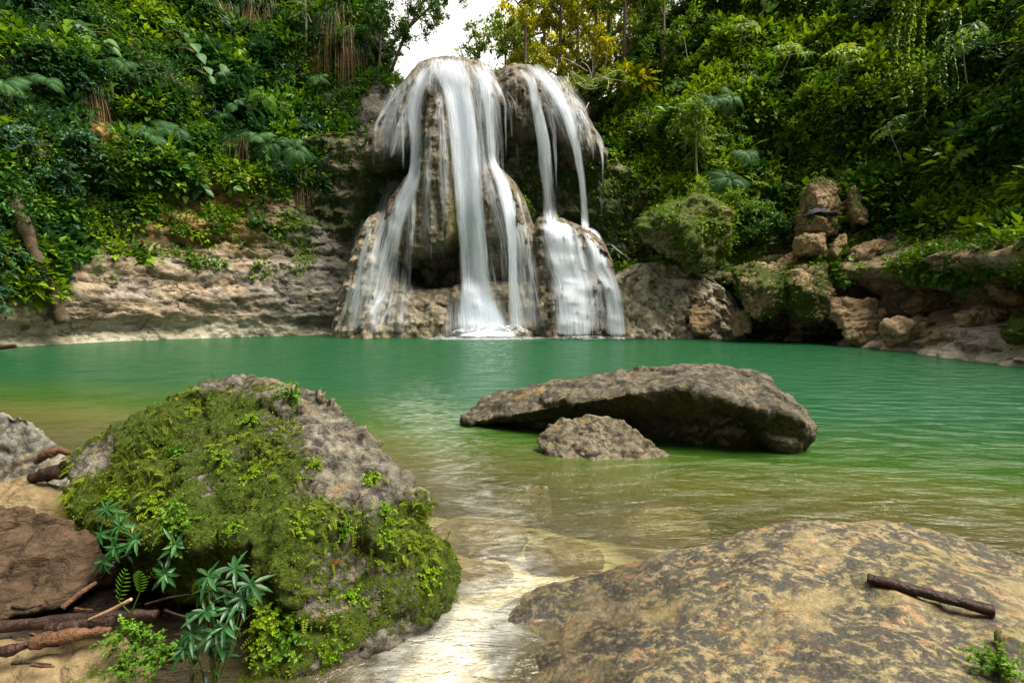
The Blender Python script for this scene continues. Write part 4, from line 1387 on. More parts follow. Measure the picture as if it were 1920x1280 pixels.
slab, *_ = rock('slab_rock', [
    H((990, 1112, 2.62), (1100, 1085, 2.75), (1180, 1055, 2.85), (1300, 1020, 2.95), (1400, 995, 3.0), (1480, 984, 3.0), (1580, 976, 2.95), (1690, 983, 2.9), (1800, 1006, 2.8), (1930, 1048, 2.65), (2150, 1120, 2.4), (2250, 1300, 1.9),
      (960, 1160, 2.5), (1010, 1280, 2.02), (1060, 1420, 1.6), (1500, 1090, 2.3), (1500, 1280, 1.62), (1900, 1180, 1.85), (1850, 1300, 1.6), (2000, 1500, 1.2), (1400, 1500, 1.25),
      ('w', -0.1, 2.5, -0.06), ('w', -0.1, 2.4, -0.2), ('w', 0.05, 1.5, -0.2), ('w', 0.5, 1.0, -0.3), ('w', 3.4, 1.0, -0.3), ('w', 3.4, 3.0, -0.3), ('w', 1.6, 3.3, -0.3), ('w', 0.6, 3.0, -0.3))],
    0.02, M['slab'], amp=0.045, freq=0.9, crack=0.006, fine=0.012, seed=8, smooth=8, moss=moss_slab, wet=wet_slab, strata=0.026, tilt=(0.3, -0.35, 1), facet=0.03)
tag(slab, 'broad tan slab rock blotched with orange and black lichen sloping into the shallows', 'rock')
VS_ = slab

# --- left bank stones
def no_moss(V, N):
    return 0.1 + 0.2 * fbm(V * 2.5, 3, 541)


o, *_ = rock('grey_boulder', [H((-60, 800, 3.7), (0, 775, 3.7), (40, 776, 3.65), (62, 800, 3.6), (72, 850, 3.55), (66, 900, 3.5), (0, 915, 3.45), (-80, 915, 3.45), ('w', -3.9, 4.2, 0.2), ('w', -3.4, 4.1, 0.1), ('w', -3.3, 3.5, 0.0), ('w', -4.0, 3.5, 0))],
              0.018, M['grey_stone'], 0.05, 2.2, 0.03, 0.014, 9, 4, no_moss)
tag(o, 'upright grey boulder at the left edge of the photo', 'boulder')
o, *_ = rock('flat_rock', [H((-60, 905, 3.3), (20, 896, 3.35), (100, 898, 3.3), (140, 930, 3.15), (135, 955, 3.05), (60, 960, 3.0), (-60, 960, 3.0), ('w', -3.2, 3.4, 0.0), ('w', -2.6, 3.2, 0.0), ('w', -3.4, 2.8, 0.0), ('w', -2.6, 2.8, 0.0))],
              0.016, M['tan_stone'], 0.03, 2.5, 0.02, 0.012, 10, 3, lambda V, N: np.full(len(V), -0.2), strata=0.02, tilt=(0.1, 0.2, 1))
tag(o, 'flat layered tan rock wedged between the grey boulder and the brown boulder', 'rock')
o, *_ = rock('brown_boulder', [H((-120, 950, 2.6), (0, 945, 2.6), (60, 952, 2.55), (130, 975, 2.5), (175, 1010, 2.42), (182, 1055, 2.35), (150, 1105, 2.25), (100, 1135, 2.15), (0, 1160, 2.1), (-120, 1150, 2.1), ('w', -2.9, 2.8, 0.05), ('w', -2.05, 2.7, 0.05), ('w', -2.2, 2.2, 0.05), ('w', -2.9, 2.0, 0.05))],
              0.016, M['brown_stone'], 0.045, 1.9, 0.03, 0.013, 11, 4, no_moss, strata=0.012, tilt=(0.2, 0.4, 1))
tag(o, 'smooth red brown boulder left of the mossy boulder', 'boulder')
o, *_ = rock('pale_slab', [H((-80, 1215, 1.95), (60, 1205, 1.98), (150, 1190, 2.0), (205, 1190, 1.98), (215, 1230, 1.88), (225, 1300, 1.75), (100, 1380, 1.6), (-100, 1380, 1.6), ('w', -2.2, 2.1, 0.0), ('w', -1.5, 2.0, 0.0), ('w', -1.3, 1.5, 0.0), ('w', -2.2, 1.4, 0))],
              0.015, M['tan_stone'], 0.035, 2.0, 0.02, 0.012, 12, 4, lambda V, N: 0.05 + 0.3 * fbm(V * 2.5, 3, 545) + 0.35 * sstep(-1.75, -1.5, V[:, 0]))
tag(o, 'pale tan slab at the lower left corner under the wet driftwood', 'rock')
o, *_ = rock('corner_stone', [H((1880, 1190, 1.75), (1930, 1165, 1.8), (2000, 1180, 1.8), (2020, 1300, 1.5), (1900, 1300, 1.5), (1870, 1240, 1.62), ('w', 1.5, 1.5, 0.1), ('w', 2.0, 1.4, 0.1), ('w', 2.0, 1.9, 0.1))],
              0.014, M['slab'], 0.03, 2.5, 0.02, 0.01, 13, 3, lambda V, N: 0.45 + 0.3 * fbm(V * 2.5, 3, 546))
tag(o, 'small mossy stone against the slab at the lower right corner', 'rock')
o, *_ = rock('sunken_rock', [H((1480, 880, 4.9), (1540, 862, 5.1), (1640, 860, 5.1), (1690, 880, 4.9), (1640, 915, 4.6), (1540, 915, 4.6), ('w', 2.4, 5.3, -0.6), ('w', 3.8, 5.2, -0.6), ('w', 3.6, 4.5, -0.6), ('w', 2.5, 4.5, -0.6))],
              0.02, M['tan_stone'], 0.05, 1.8, 0.03, 0.012, 14, 4, no_moss)
o.location.z -= 0.09
tag(o, 'sunken tan rock just under the water right of the long rock', 'rock')
o, *_ = rock('wet_stone', [H((930, 925, 4.0), (985, 898, 4.2), (1025, 905, 4.15), (1030, 925, 4.0), (985, 935, 3.9), ('w', -0.1, 4.2, -0.15), ('w', 0.3, 4.2, -0.15), ('w', 0.3, 3.9, -0.15), ('w', -0.1, 3.85, -0.15))],
              0.012, M['small_stone'], 0.03, 3.0, 0.02, 0.01, 15, 3, lambda V, N: np.full(len(V), -0.5))
o.location.z -= 0.03
tag(o, 'low wet stone that barely breaks the shallow water in front of the small rock', 'rock')
for k, (px, py, Y, s) in enumerate([(870, 1050, 3.0, 0.3), (900, 975, 3.5, 0.34), (1060, 1010, 3.3, 0.25), (1250, 960, 3.7, 0.3), (1330, 900, 4.3, 0.4)]):
    p = at_z(px, py, -0.05)
    a = rng.random(9) * 6.28
    e_ = unit(rng.normal(size=(60, 3)))
    hull = [tuple(np.array([p[0], p[1], -0.17]) + q * np.array([s * 1.1, s * 0.75, 0.13])) for q in e_]
    o, *_ = rock('shallow_rock', [hull], 0.018, M['tan_stone'], 0.03, 3.0, 0.01, 0.01, 20 + k, 6, lambda V, N: np.full(len(V), -0.5))
    tag(o, ['flat pale rock under the shallow water beside the mossy boulder', 'flat pale rock under the shallows behind the mossy boulder knob', 'flat pale rock under the shallows left of the slab tip',
            'brown flat rock under the water beyond the slab edge', 'dim sunken rock between the small rock and the slab'][k], 'rock', 'flat rocks under the shallow water')

# --- rocks along the right ledge
def ledge_rock(name, label, pts, mat, seed, voxel=0.05, amp=0.14, moss=lambda V, N: 0.3 + 0.4 * fbm(V * 0.9, 3, 551) + 0.25 * N[:, 2], cat='rock', freq=1.5):
    o, V, F, N, m = rock(name, pts if isinstance(pts[0], list) else [pts], voxel, mat, amp, freq, amp * 0.2, amp * 0.3, seed, 2, moss, facet=amp * 0.9, strata=amp * 0.25)
    tag(o, label, cat)
    return o, V, F, N, m


M['ledge'] = rock_mat('orange tan ledge stone', ((0.12, 0.082, 0.046), (0.30, 0.21, 0.118), (0.48, 0.36, 0.22)), scale=1.3, moss=MOSS, bump=0.8, accent=(0.42, 0.24, 0.10), dark=(0.03, 0.025, 0.02))
OV = ledge_rock('overhanging_boulder', 'big round moss grown boulder that overhangs the ledge right of the waterfall', H(
    (1198, 420, 23.2), (1206, 408, 23.4), (1250, 386, 23.6), (1310, 372, 23.2), (1360, 390, 22.8), (1352, 450, 22.4), (1320, 490, 22.6), (1282, 488, 22.8), (1232, 468, 22.9), (1205, 440, 23.0), (1270, 420, 22.0), (1300, 450, 21.9),
    (1240, 400, 25.5), (1340, 400, 25.0), (1340, 470, 24.5), (1250, 460, 25)), M['ledge'], 31, 0.06, 0.36, lambda V, N: 0.60 + 0.3 * fbm(V * 0.9, 3, 553) + 0.1 * N[:, 2], 'boulder', 0.6)
PIL = ledge_rock('rock_pillar', 'pitted orange rock pillar that stands out of the shrubs on the right slope', H(
    (1520, 350, 22.4), (1540, 334, 22.6), (1560, 338, 22.6), (1570, 360, 22.3), (1575, 400, 22.2), (1570, 440, 22.0), (1525, 440, 22.0), (1515, 390, 22.2), (1545, 380, 21.7), ('w', 13.6, 24.2, 6.8), ('w', 14.6, 24, 5.0), ('w', 13.0, 24, 4.5)), M['ledge'], 32, 0.05, 0.16)
CB = ledge_rock('cloth_boulder', 'square boulder below the orange pillar with a dark cloth over its top', H(
    (1515, 400, 21.2), (1528, 394, 21.4), (1550, 396, 21.3), (1558, 412, 21.0), (1556, 430, 20.9), (1515, 432, 20.9), (1530, 405, 20.7), (1550, 408, 20.7), ('w', 12.4, 22.4, 4.8), ('w', 13.2, 22.4, 4.6)), M['ledge'], 33, 0.04, 0.08)
ledge_rock('moss_block', 'squat moss streaked block under the boulder with the cloth', H(
    (1490, 450, 20.8), (1510, 434, 21.0), (1545, 436, 20.9), (1548, 470, 20.6), (1500, 474, 20.6), (1520, 450, 20.3), ('w', 12, 22.2, 3.5), ('w', 12.8, 22, 3.5)), M['ledge'], 34, 0.05, 0.12)
ledge_rock('leaning_stone', 'leaning pale stone beside the squat block on the right ledge', H(
    (1560, 470, 20.2), (1570, 445, 20.4), (1585, 436, 20.5), (1586, 460, 20.2), (1572, 482, 20.0), ('w', 12.9, 21.4, 3.4), ('w', 13.3, 21.2, 3.9)), M['ledge'], 35, 0.04, 0.08)
ledge_rock('tall_stone', 'narrow tan stone half hidden in leaves right of the orange pillar', H(
    (1596, 390, 21.8), (1598, 345, 22.2), (1604, 345, 22.2), (1612, 385, 21.8), (1628, 395, 21.6), (1632, 412, 21.4), (1612, 415, 21.4), ('w', 14.4, 23, 5.6), ('w', 14.8, 23, 5)), M['ledge'], 36, 0.05, 0.12)
LOBES = []
for k, (lab, pts) in enumerate([
    ('rounded mossy rock lobe hanging over the dark hollows of the right ledge, left one', [(1385, 525, 20.7), (1415, 498, 21.2), (1465, 496, 21.1), (1484, 535, 20.4), (1478, 570, 20.3), (1455, 596, 20.3), (1425, 600, 20.4), (1395, 572, 20.6), (1440, 540, 19.9), ('w', 9.6, 22.6, 3.2), ('w', 11, 22.4, 3.2), ('w', 10.2, 22.4, 1.6)]),
    ('large mossy rock lobe beside the widest dark cave in the right ledge', [(1478, 530, 20.0), (1505, 496, 20.6), (1552, 494, 20.4), (1566, 545, 19.8), (1556, 590, 19.7), (1535, 604, 19.7), (1500, 596, 19.9), (1482, 570, 20), (1520, 545, 19.2), ('w', 11, 22.0, 3.2), ('w', 12.4, 21.8, 3.2), ('w', 11.6, 21.8, 1.5)]),
    ('knobbed brown rock at the foot of the ledge, right of the dark cave', [(1578, 590, 18.8), (1600, 562, 19.2), (1640, 560, 19.0), (1660, 590, 18.6), (1650, 640, 18.2), (1590, 640, 18.3), ('w', 12.2, 20.2, 1.8), ('w', 13.2, 20, 1.4)]),
    ('smooth brown rounded rock with a drip at its lower edge beside the waterfall apron', [(1288, 590, 22.8), (1300, 572, 23), (1330, 575, 22.9), (1342, 600, 22.6), (1330, 626, 22.4), (1298, 622, 22.5), ('w', 8.2, 24, 1.2), ('w', 9, 24, 0.9)]),
    ('pale column of rock between two dark hollows at the water line', [(1376, 600, 21.2), (1390, 575, 21.4), (1408, 590, 21.2), (1410, 625, 20.9), (1380, 632, 20.9), ('w', 9.4, 22, 0.6), ('w', 10, 22, 0.6)]),
]):
    LR = ledge_rock('ledge_rock', lab, H(*pts), M['ledge'], 40 + k, 0.05, 0.16, lambda V, N: (0.50 if k < 2 else 0.22) + 0.35 * fbm(V * 0.9, 3, 557))
    LOBES.append(LR)
# ------------------------------------------------------------------ vegetation
G_ = lambda *c: c
LM = {
    'dark': leaf_mat('dark green leaf', [(0.008, 0.030, 0.005), (0.020, 0.070, 0.010), (0.042, 0.125, 0.018), (0.09, 0.21, 0.035)], 0.25, 0.36),
    'blue': leaf_mat('blue green leaf', [(0.008, 0.032, 0.014), (0.018, 0.065, 0.026), (0.034, 0.11, 0.042), (0.07, 0.18, 0.06)], 0.2, 0.4, 0.22),
    'mid': leaf_mat('mid green leaf', [(0.016, 0.05, 0.004), (0.05, 0.13, 0.009), (0.10, 0.22, 0.015), (0.20, 0.34, 0.03)], 0.28, 0.38),
    'lime': leaf_mat('yellow green leaf', [(0.04, 0.09, 0.004), (0.10, 0.20, 0.007), (0.19, 0.31, 0.010), (0.33, 0.45, 0.025)], 0.32, 0.4),
    'gold': leaf_mat('sunlit yellow leaf', [(0.08, 0.12, 0.008), (0.18, 0.22, 0.010), (0.40, 0.40, 0.014), (0.60, 0.56, 0.02)], 0.55, 0.45),  # glow of sun through the leaves, put into their colour
    'fern': leaf_mat('grey green fern', [(0.018, 0.06, 0.018), (0.04, 0.115, 0.034), (0.07, 0.17, 0.05), (0.11, 0.23, 0.08)], 0.25, 0.45),
    'grass': leaf_mat('hanging grass', [(0.03, 0.06, 0.014), (0.055, 0.10, 0.03), (0.10, 0.16, 0.06), (0.16, 0.22, 0.10)], 0.25, 0.5),
    'dead': leaf_mat('dead grass', [(0.10, 0.06, 0.025), (0.18, 0.11, 0.05), (0.27, 0.18, 0.09), (0.36, 0.26, 0.14)], 0.2, 0.7),
    'mossleaf': leaf_mat('moss sprig', [(0.024, 0.04, 0.002), (0.095, 0.135, 0.004), (0.21, 0.28, 0.008), (0.38, 0.48, 0.025)], 0.3, 0.6, 0.2),
}
M['bark'] = wood_mat('grey brown bark', (0.09, 0.065, 0.045), (0.24, 0.19, 0.14), 5)
M['dark_bark'] = wood_mat('dark brown bark', (0.05, 0.033, 0.02), (0.14, 0.10, 0.065), 5, 0.8, 0.9)
M['twig'] = wood_mat('brown stem', (0.07, 0.05, 0.025), (0.17, 0.13, 0.07), 9)
M['pale_bark'] = wood_mat('pale bark', (0.28, 0.25, 0.19), (0.50, 0.46, 0.38), 6)
M['green_stem'] = wood_mat('green stem', (0.07, 0.09, 0.02), (0.15, 0.17, 0.05), 9)
UPV = np.array([0, 0, 1.0])


def rdir(n, up=0.0):
    v = rng.normal(size=(n, 3))
    v = unit(v)
    v[:, 2] += up
    return unit(v)


def curve(p0, d, L, droop, n=6, wob=0.1):
    t = np.linspace(0, 1, n)
    w = rng.normal(size=3) * wob
    d = np.asarray(d, float)
    return p0 + np.outer(t, d) * L + np.outer(t ** 2, np.array([0, 0, -1.0])) * droop * L + np.outer(np.sin(t * 3.1), w) * L * 0.3


def shrub(kind, Rr=1.0, seed=0):
    """foliage and stems of one bush, round its base at the origin"""
    global rng
    rng = np.random.default_rng(1000 + seed)
    gf, gs = Geo(), Geo()
    ns = 16
    for k in range(ns):
        d = rdir(1, 0.75)[0]
        d[2] = abs(d[2])
        L = Rr * rng.uniform(0.7, 1.15)
        c = curve(np.zeros(3), d, L, rng.uniform(0.05, 0.4), 7)
        V, F = tube(c, np.linspace(0.022, 0.006, 7) * Rr, 4, False)
        gs.add(V, F, rng.random())
        for j in range(7):
            t = rng.uniform(0.3, 1.0)
            p = c[min(6, int(t * 6))]
            td = unit(d + rdir(1, 0.15)[0] * 1.1)
            tl = Rr * rng.uniform(0.28, 0.5)
            tc = curve(p, td, tl, rng.uniform(0.1, 0.6), 6)
            shade = rng.uniform(0.0, 0.55)
            if kind == 'pinnate':
                m = 9
                tt = np.linspace(0.15, 1, m)
                P = np.stack([np.interp(tt, np.linspace(0, 1, 6), tc[:, q]) for q in range(3)], 1)
                T = unit(np.gradient(P, axis=0))
                sd = unit(np.cross(T, UPV))
                for s in (-1, 1):
                    D = sd * s + T * 0.45 + np.array([0, 0, -0.25])
                    leaves(gf, P, D, UPV + rdir(m) * 0.3, Rr * rng.uniform(0.12, 0.17, m) * np.sin(np.clip(tt, 0, 0.9) * 3.3) ** 0.4, Rr * 0.03, tint=np.clip(shade + rng.random(m) * 0.4, 0, 1))
                leaves(gf, P[-1:], T[-1:], UPV[None], Rr * 0.15, Rr * 0.03, tint=shade + 0.2)
            else:
                m = {'broad': 9, 'fine': 16, 'drape': 12}[kind]
                tt = rng.uniform(0.1, 1, m)
                P = np.stack([np.interp(tt, np.linspace(0, 1, 6), tc[:, q]) for q in range(3)], 1)
                D = unit(td[None] * 0.6 + rdir(m, 0.0)) + np.array([0, 0, {'broad': -0.25, 'fine': 0.05, 'drape': -0.7}[kind]])
                Ll = Rr * {'broad': 0.20, 'fine': 0.10, 'drape': 0.2}[kind] * rng.uniform(0.6, 1.25, m)
                leaves(gf, P, D, UPV + rdir(m) * 0.45, Ll, Ll * {'broad': 0.23, 'fine': 0.25, 'drape': 0.14}[kind], tint=np.clip(shade + rng.random(m) * 0.45, 0, 1))
    return gf, gs


def frond_fern(seed, n_fr=11, L0=1.1, pairs=20):
    global rng
    rng = np.random.default_rng(2000 + seed)
    gl, gs = Geo(), Geo()
    fr = []
    for k in range(n_fr):
        a = k / n_fr * 6.283 + rng.uniform(-0.25, 0.25)
        el = rng.uniform(0.25, 0.9)
        d = np.array([math.cos(a) * math.cos(el), math.sin(a) * math.cos(el), math.sin(el)])
        L = L0 * rng.uniform(0.75, 1.15)
        c = curve(np.zeros(3), d, L, rng.uniform(0.55, 0.95), 12, 0.05)
        gf = Geo()
        tt = np.linspace(0.14, 1, pairs)
        P = np.stack([np.interp(tt, np.linspace(0, 1, 12), c[:, q]) for q in range(3)], 1)
        T = unit(np.gradient(P, axis=0))
        sd = unit(np.cross(T, UPV))
        nn = np.cross(sd, T)
        for s in (-1, 1):
            leaves(gf, P, sd * s + T * 0.5 - nn * 0.12, nn, L0 * 0.30 * np.sin(np.clip(tt * 0.92 + 0.06, 0, 1) * np.pi) ** 0.7 + 0.02, L0 * 0.011, curl=0.5, fold=0.2,
                   tint=np.clip(rng.uniform(0.2, 0.6) + rng.random(pairs) * 0.3, 0, 1))
        V, F = tube(c, np.linspace(0.012, 0.003, 12) * L0, 4, False)
        gf.add(V, F, 0.3)
        fr.append(gf)
    return fr


def bigleaf(seed, n=13, Ls=0.5):
    global rng
    rng = np.random.default_rng(3000 + seed)
    gl, gs = Geo(), Geo()
    for k in range(n):
        d = rdir(1, 0.5)[0]
        d[2] = abs(d[2])
        c = curve(np.zeros(3), d, rng.uniform(0.4, 1.0), rng.uniform(0.1, 0.5), 6)
        V, F = tube(c, np.linspace(0.014, 0.007, 6), 4, False)
        gs.add(V, F, 0.5)
        D = unit(d * 0.7 + np.array([0, 0, -0.75]))
        L = Ls * rng.uniform(0.7, 1.2)
        leaves(gl, c[-1:] - D * L * 0.12, D[None], unit(d + UPV * 0.7)[None], L, L * 0.40, rows=((0.06, 0.55), (0.25, 1.0), (0.5, 0.9), (0.78, 0.42)), fold=0.2, curl=0.2, tint=rng.uniform(0.35, 1.0))
    return gl, gs


def palmate(seed, H=2.2, n=9):
    """slender stem with a head of large star shaped leaves"""
    global rng
    rng = np.random.default_rng(4000 + seed)
    gl, gs = Geo(), Geo()
    c = np.array([[0, 0, 0], [0.06, 0.02, H * 0.35], [0.0, 0.05, H * 0.7], [0.08, 0.0, H]]) + rng.normal(size=(4, 3)) * 0.05
    V, F = tube(c, np.linspace(0.026, 0.014, 4), 5, False)
    gs.add(V, F, 0.5)
    for k in range(n):
        a = k * 2.4 + rng.uniform(-0.3, 0.3)
        el = rng.uniform(-0.1, 0.8)
        d = np.array([math.cos(a) * math.cos(el), math.sin(a) * math.cos(el), math.sin(el)])
        pc = curve(c[-1] - np.array([0, 0, rng.uniform(0, 0.5)]), d, rng.uniform(0.4, 0.75), 0.15, 5)
        V, F = tube(pc, np.linspace(0.012, 0.007, 5), 4, False)
        gs.add(V, F, 0.5)
        m = 8
        an = np.linspace(-2.5, 2.5, m)
        nrm = unit(UPV * 1.2 + d * 0.5 + rng.normal(size=3) * 0.2)
        f = unit(d - nrm * (d @ nrm))
        sd = np.cross(f, nrm)
        D = np.cos(an)[:, None] * f + np.sin(an)[:, None] * sd - nrm * 0.22
        leaves(gl, np.repeat(pc[-1:], m, 0), D, np.repeat(nrm[None], m, 0), 0.42 * (0.72 + 0.28 * np.cos(an)), 0.075, rows=((0.3, 0.75), (0.65, 1.0)), curl=0.3, tint=rng.uniform(0.3, 1.0) * np.ones(m))
    return gl, gs


def tuft(seed, n=120, L0=1.1):
    global rng
    rng = np.random.default_rng(5000 + seed)
    gg, gd = Geo(), Geo()
    for g, m, dn, l in ((gg, n, 0.9, 1.0), (gd, int(n * 0.8), 2.2, 1.25)):
        a = rng.uniform(-1.5, 1.5, m)
        d = np.stack([np.sin(a), -np.abs(np.cos(a)), rng.uniform(-0.2, 0.9, m) if g is gg else rng.uniform(-1.6, -0.5, m)], 1)
        base = rng.normal(size=(m, 3)) * np.array([0.28, 0.1, 0.12])
        D = unit(d)
        L = L0 * l * rng.uniform(0.5, 1.15, m)
        ts = np.linspace(0, 1, 6)
        W = L0 * 0.014
        sd = unit(np.cross(D, UPV + 0.01))
        ring = []
        for t in ts:
            p = base + D * (L * t)[:, None] * (1 - 0.45 * t) + np.array([0, 0, -1.0]) * (L * dn * t * t * 0.75)[:, None]
            w = W * (1 - t * 0.9)
            ring.append(p - sd * w)
            ring.append(p + sd * w)
        V = np.stack(ring, 1).reshape(-1, 3)
        f = []
        for q in range(5):
            b = 2 * q
            f += [[b, b + 1, b + 3], [b, b + 3, b + 2]]
        F = (np.arange(m)[:, None, None] * 12 + np.array(f)[None]).reshape(-1, 3)
        g.add(V, F, np.repeat(rng.random(m), 12))
    return gg, gd


def vine(seed, L=6.0, m=190, big=0.21):
    global rng
    rng = np.random.default_rng(6000 + seed)
    gl, gs = Geo(), Geo()
    for s in range(3):
        t = np.linspace(0, 1, 16)
        off = rng.normal(size=2) * 0.18
        c = np.stack([off[0] + 0.12 * np.sin(t * 7 + s), off[1] - 0.1 * t, -t * L * rng.uniform(0.75, 1.0)], 1)
        V, F = tube(c, 0.008, 4, False)
        gs.add(V, F, 0.4)
        tt = rng.random(m)
        P = np.stack([np.interp(tt, t, c[:, q]) for q in range(3)], 1)
        a = rng.uniform(0, 6.28, m)
        D = np.stack([np.cos(a), np.sin(a), -0.9 + 0 * a], 1)
        Ll = big * rng.uniform(0.6, 1.3, m)
        leaves(gl, P, D, np.stack([np.cos(a), np.sin(a), 0.6 + 0 * a], 1) + rdir(m) * 0.3, Ll, Ll * 0.36, rows=((0.3, 1.0), (0.65, 0.6)), tint=rng.random(m))
    return gl, gs


def tree(seed, H=9.0, spread=3.0, n_limb=11, leaf=0.17, per=46, sparse=1.0, bend=0.5, low=0.32):
    """trunk with limbs, crown of leaf clumps with gaps"""
    global rng
    rng = np.random.default_rng(7000 + seed)
    gt, gc = Geo(), Geo()
    n = 10
    t = np.linspace(0, 1, n)
    w = rng.normal(size=2) * bend
    tr = np.stack([w[0] * np.sin(t * 2.4), w[1] * np.sin(t * 2.0 + 0.4) - w[1] * math.sin(0.4), t * H], 1)
    V, F = tube(tr, np.linspace(0.17, 0.03, n) * H / 9, 7)
    gt.add(V, F, 0.5)
    for k in range(n_limb):
        tl = rng.uniform(low, 1.0)
        p = np.array([np.interp(tl, t, tr[:, q]) for q in range(3)])
        a = k * 2.4 + rng.uniform(-0.5, 0.5)
        el = rng.uniform(0.05, 0.9)
        d = np.array([math.cos(a) * math.cos(el), math.sin(a) * math.cos(el), math.sin(el)])
        L = spread * rng.uniform(0.5, 1.0) * (1.15 - 0.5 * tl)
        c = curve(p, d, L, rng.uniform(-0.1, 0.35), 8, 0.25)
        V, F = tube(c, np.linspace(0.06, 0.012, 8) * H / 9, 5, False)
        gt.add(V, F, 0.5)
        for j in range(int(9 * sparse)):
            q = c[rng.integers(3, 8)]
            td = rdir(1, 0.1)[0]
            tc = curve(q, td, rng.uniform(0.5, 1.0), rng.uniform(0.1, 0.6), 5)
            V, F = tube(tc, 0.012, 3, False)
            gt.add(V, F, 0.5)
            m = per // 2
            tt = rng.uniform(0.1, 1, m)
            P = np.stack([np.interp(tt, np.linspace(0, 1, 5), tc[:, z]) for z in range(3)], 1) + rng.normal(size=(m, 3)) * 0.09
            Ll = leaf * rng.uniform(0.6, 1.3, m)
            leaves(gc, P, rdir(m, -0.25), UPV + rdir(m) * 0.6, Ll, Ll * 0.3, tint=np.clip(rng.uniform(0, 0.5) + rng.random(m) * 0.5, 0, 1))
    return gc, gt


# ---- surfaces to plant on
def bvh_of(P, F):
    return BVHTree.FromPolygons([tuple(p) for p in P], [tuple(f) for f in F])


BV = {'l': bvh_of(PL, FL), 'r': bvh_of(PR, FR), 'd': bvh_of(Pd, grid_faces(330, nvd))}


def hit(px, py, keys='lr'):
    d = Vector(ray(px, py)).normalized()
    best = None
    for k in keys:
        r = BV[k].ray_cast(Vector((0, 0, CAM_H)), d, 90)
        if r[0] is not None and (best is None or r[3] < best[3]):
            best = r
    if best is None:
        return None
    n = best[1]
    if n.dot(d) > 0:
        n = -n
    return np.array(best[0]), np.array(n)


def frame(axis, yaw):
    z = unit(np.asarray(axis, float))
    x = unit(np.cross(np.array([0.3, 0.9, 0.1]), z))
    y = np.cross(z, x)
    c, s = math.cos(yaw), math.sin(yaw)
    return np.stack([x * c + y * s, -x * s + y * c, z], 1)


def mat4(Rm, p, s):
    m = Matrix([[*(Rm[0] * s), p[0]], [*(Rm[1] * s), p[1]], [*(Rm[2] * s), p[2]], [0, 0, 0, 1]])
    return m


class Proto:
    def __init__(self, name, cat, parts):
        self.name, self.cat = name, cat
        self.parts = [(n, me) for n, me in parts]

    def put(self, Rm, p, s, label, group, mats=None):
        r = bpy.data.objects.new(self.name, None)
        r.empty_display_size = 0.2
        COL.objects.link(r)
        r.matrix_world = mat4(Rm, p, s)
        tag(r, label, self.cat, group)
        for n, me in self.parts:
            c = bpy.data.objects.new(n, me)
            COL.objects.link(c)
            c.parent = r
        return r


def two(name, cat, geos, mat, stem='twig', leafname='foliage', stemname='stem'):
    gf, gs = geos
    parts = [(leafname, gf.mesh(name + '_' + leafname, LM[mat]))]
    if gs.v:
        parts.append((stemname, gs.mesh(name + '_' + stemname, M[stem], True)))
    return Proto(name, cat, parts)


SHAPES = {}
for k in ('broad', 'pinnate', 'fine', 'drape'):
    for i in range(3):
        SHAPES[k, i] = shrub(k, 1.0, 10 * i + len(k))
PR_ = {}


def shrub_proto(kind, i, mat):
    key = (kind, i, mat)
    if key not in PR_:
        nm = {'broad': 'broadleaf_shrub', 'pinnate': 'feathery_shrub', 'fine': 'small_leaved_shrub', 'drape': 'drooping_shrub'}[kind]
        PR_[key] = two(nm, 'shrub', SHAPES[kind, i], mat)
    return PR_[key]


LEAFWORD = {'dark': 'dark green', 'blue': 'blue green', 'mid': 'mid green', 'lime': 'bright yellow green', 'gold': 'sunlit golden', 'fern': 'grey green', 'grass': 'green'}
KINDWORD = {'broad': 'broad leaved shrub', 'pinnate': 'feathery leaved shrub', 'fine': 'small leaved bush', 'drape': 'drooping leaved shrub'}
LABELLED = []          # (object, base label, region phrase, px, py): finished once all are placed


def later(o, base, region):
    p = np.array(o.matrix_world.translation)
    px, py = project(p)
    LABELLED.append((o, base, region, float(px), float(py)))


def region_of(px, py):
    if px < 860:
        if py < 90:
            return 'along the top of the left cliff' if px > 330 else 'in the top left corner'
        if px < 150:
            return 'over the leaning trunk' if py > 250 else 'at the left edge of the photo'
        if py < 210:
            return 'on the upper left slope' if px < 430 else 'on the slope left of the waterfall crest'
        if py < 330:
            return 'above the bare left rock' if px < 430 else 'on the ledge left of the waterfall'
        return 'among the ochre rocks of the left cliff' if px < 430 else 'on the grey rock beside the waterfall'
    if px < 1230:
        if py < 130:
            return 'on the hilltop behind the waterfall'
        return 'on the grassy slope right of the waterfall' if py < 290 else 'in the dark hollow right of the waterfall'
    if py < 110:
        return 'along the top of the right slope' if px < 1560 else 'in the top right corner'
    if px < 1420:
        return 'beside the slender small tree' if py < 300 else 'above the overhanging boulder'
    if px < 1660:
        return 'in the middle of the right slope' if py < 300 else 'around the orange rock pillar'
    return 'under the hanging vine on the right' if py < 300 else 'above the right rock ledge'


# ---- stuff: undergrowth sprigs that cover the cliffs between the plants
def sprig_cloud(P, F, dens, count, seed, size=(0.7, 1.5)):
    g = np.random.default_rng(seed)
    tri = F[:, :3]
    A = np.linalg.norm(np.cross(P[F[:, 1]] - P[F[:, 0]], P[F[:, 3]] - P[F[:, 0]]), axis=1)
    px, py = project(P[F].mean(1))
    see = (px > -160) & (px < 2080) & (py > -260) & (py < 700)
    w = A * dens[F].mean(1) * see
    w = w / w.sum()
    idx = g.choice(len(F), count, p=w)
    u, v = g.random(count)[:, None], g.random(count)[:, None]
    Q = P[F[idx, 0]] * (1 - u) * (1 - v) + P[F[idx, 1]] * u * (1 - v) + P[F[idx, 2]] * u * v + P[F[idx, 3]] * (1 - u) * v
    return Q, idx, g


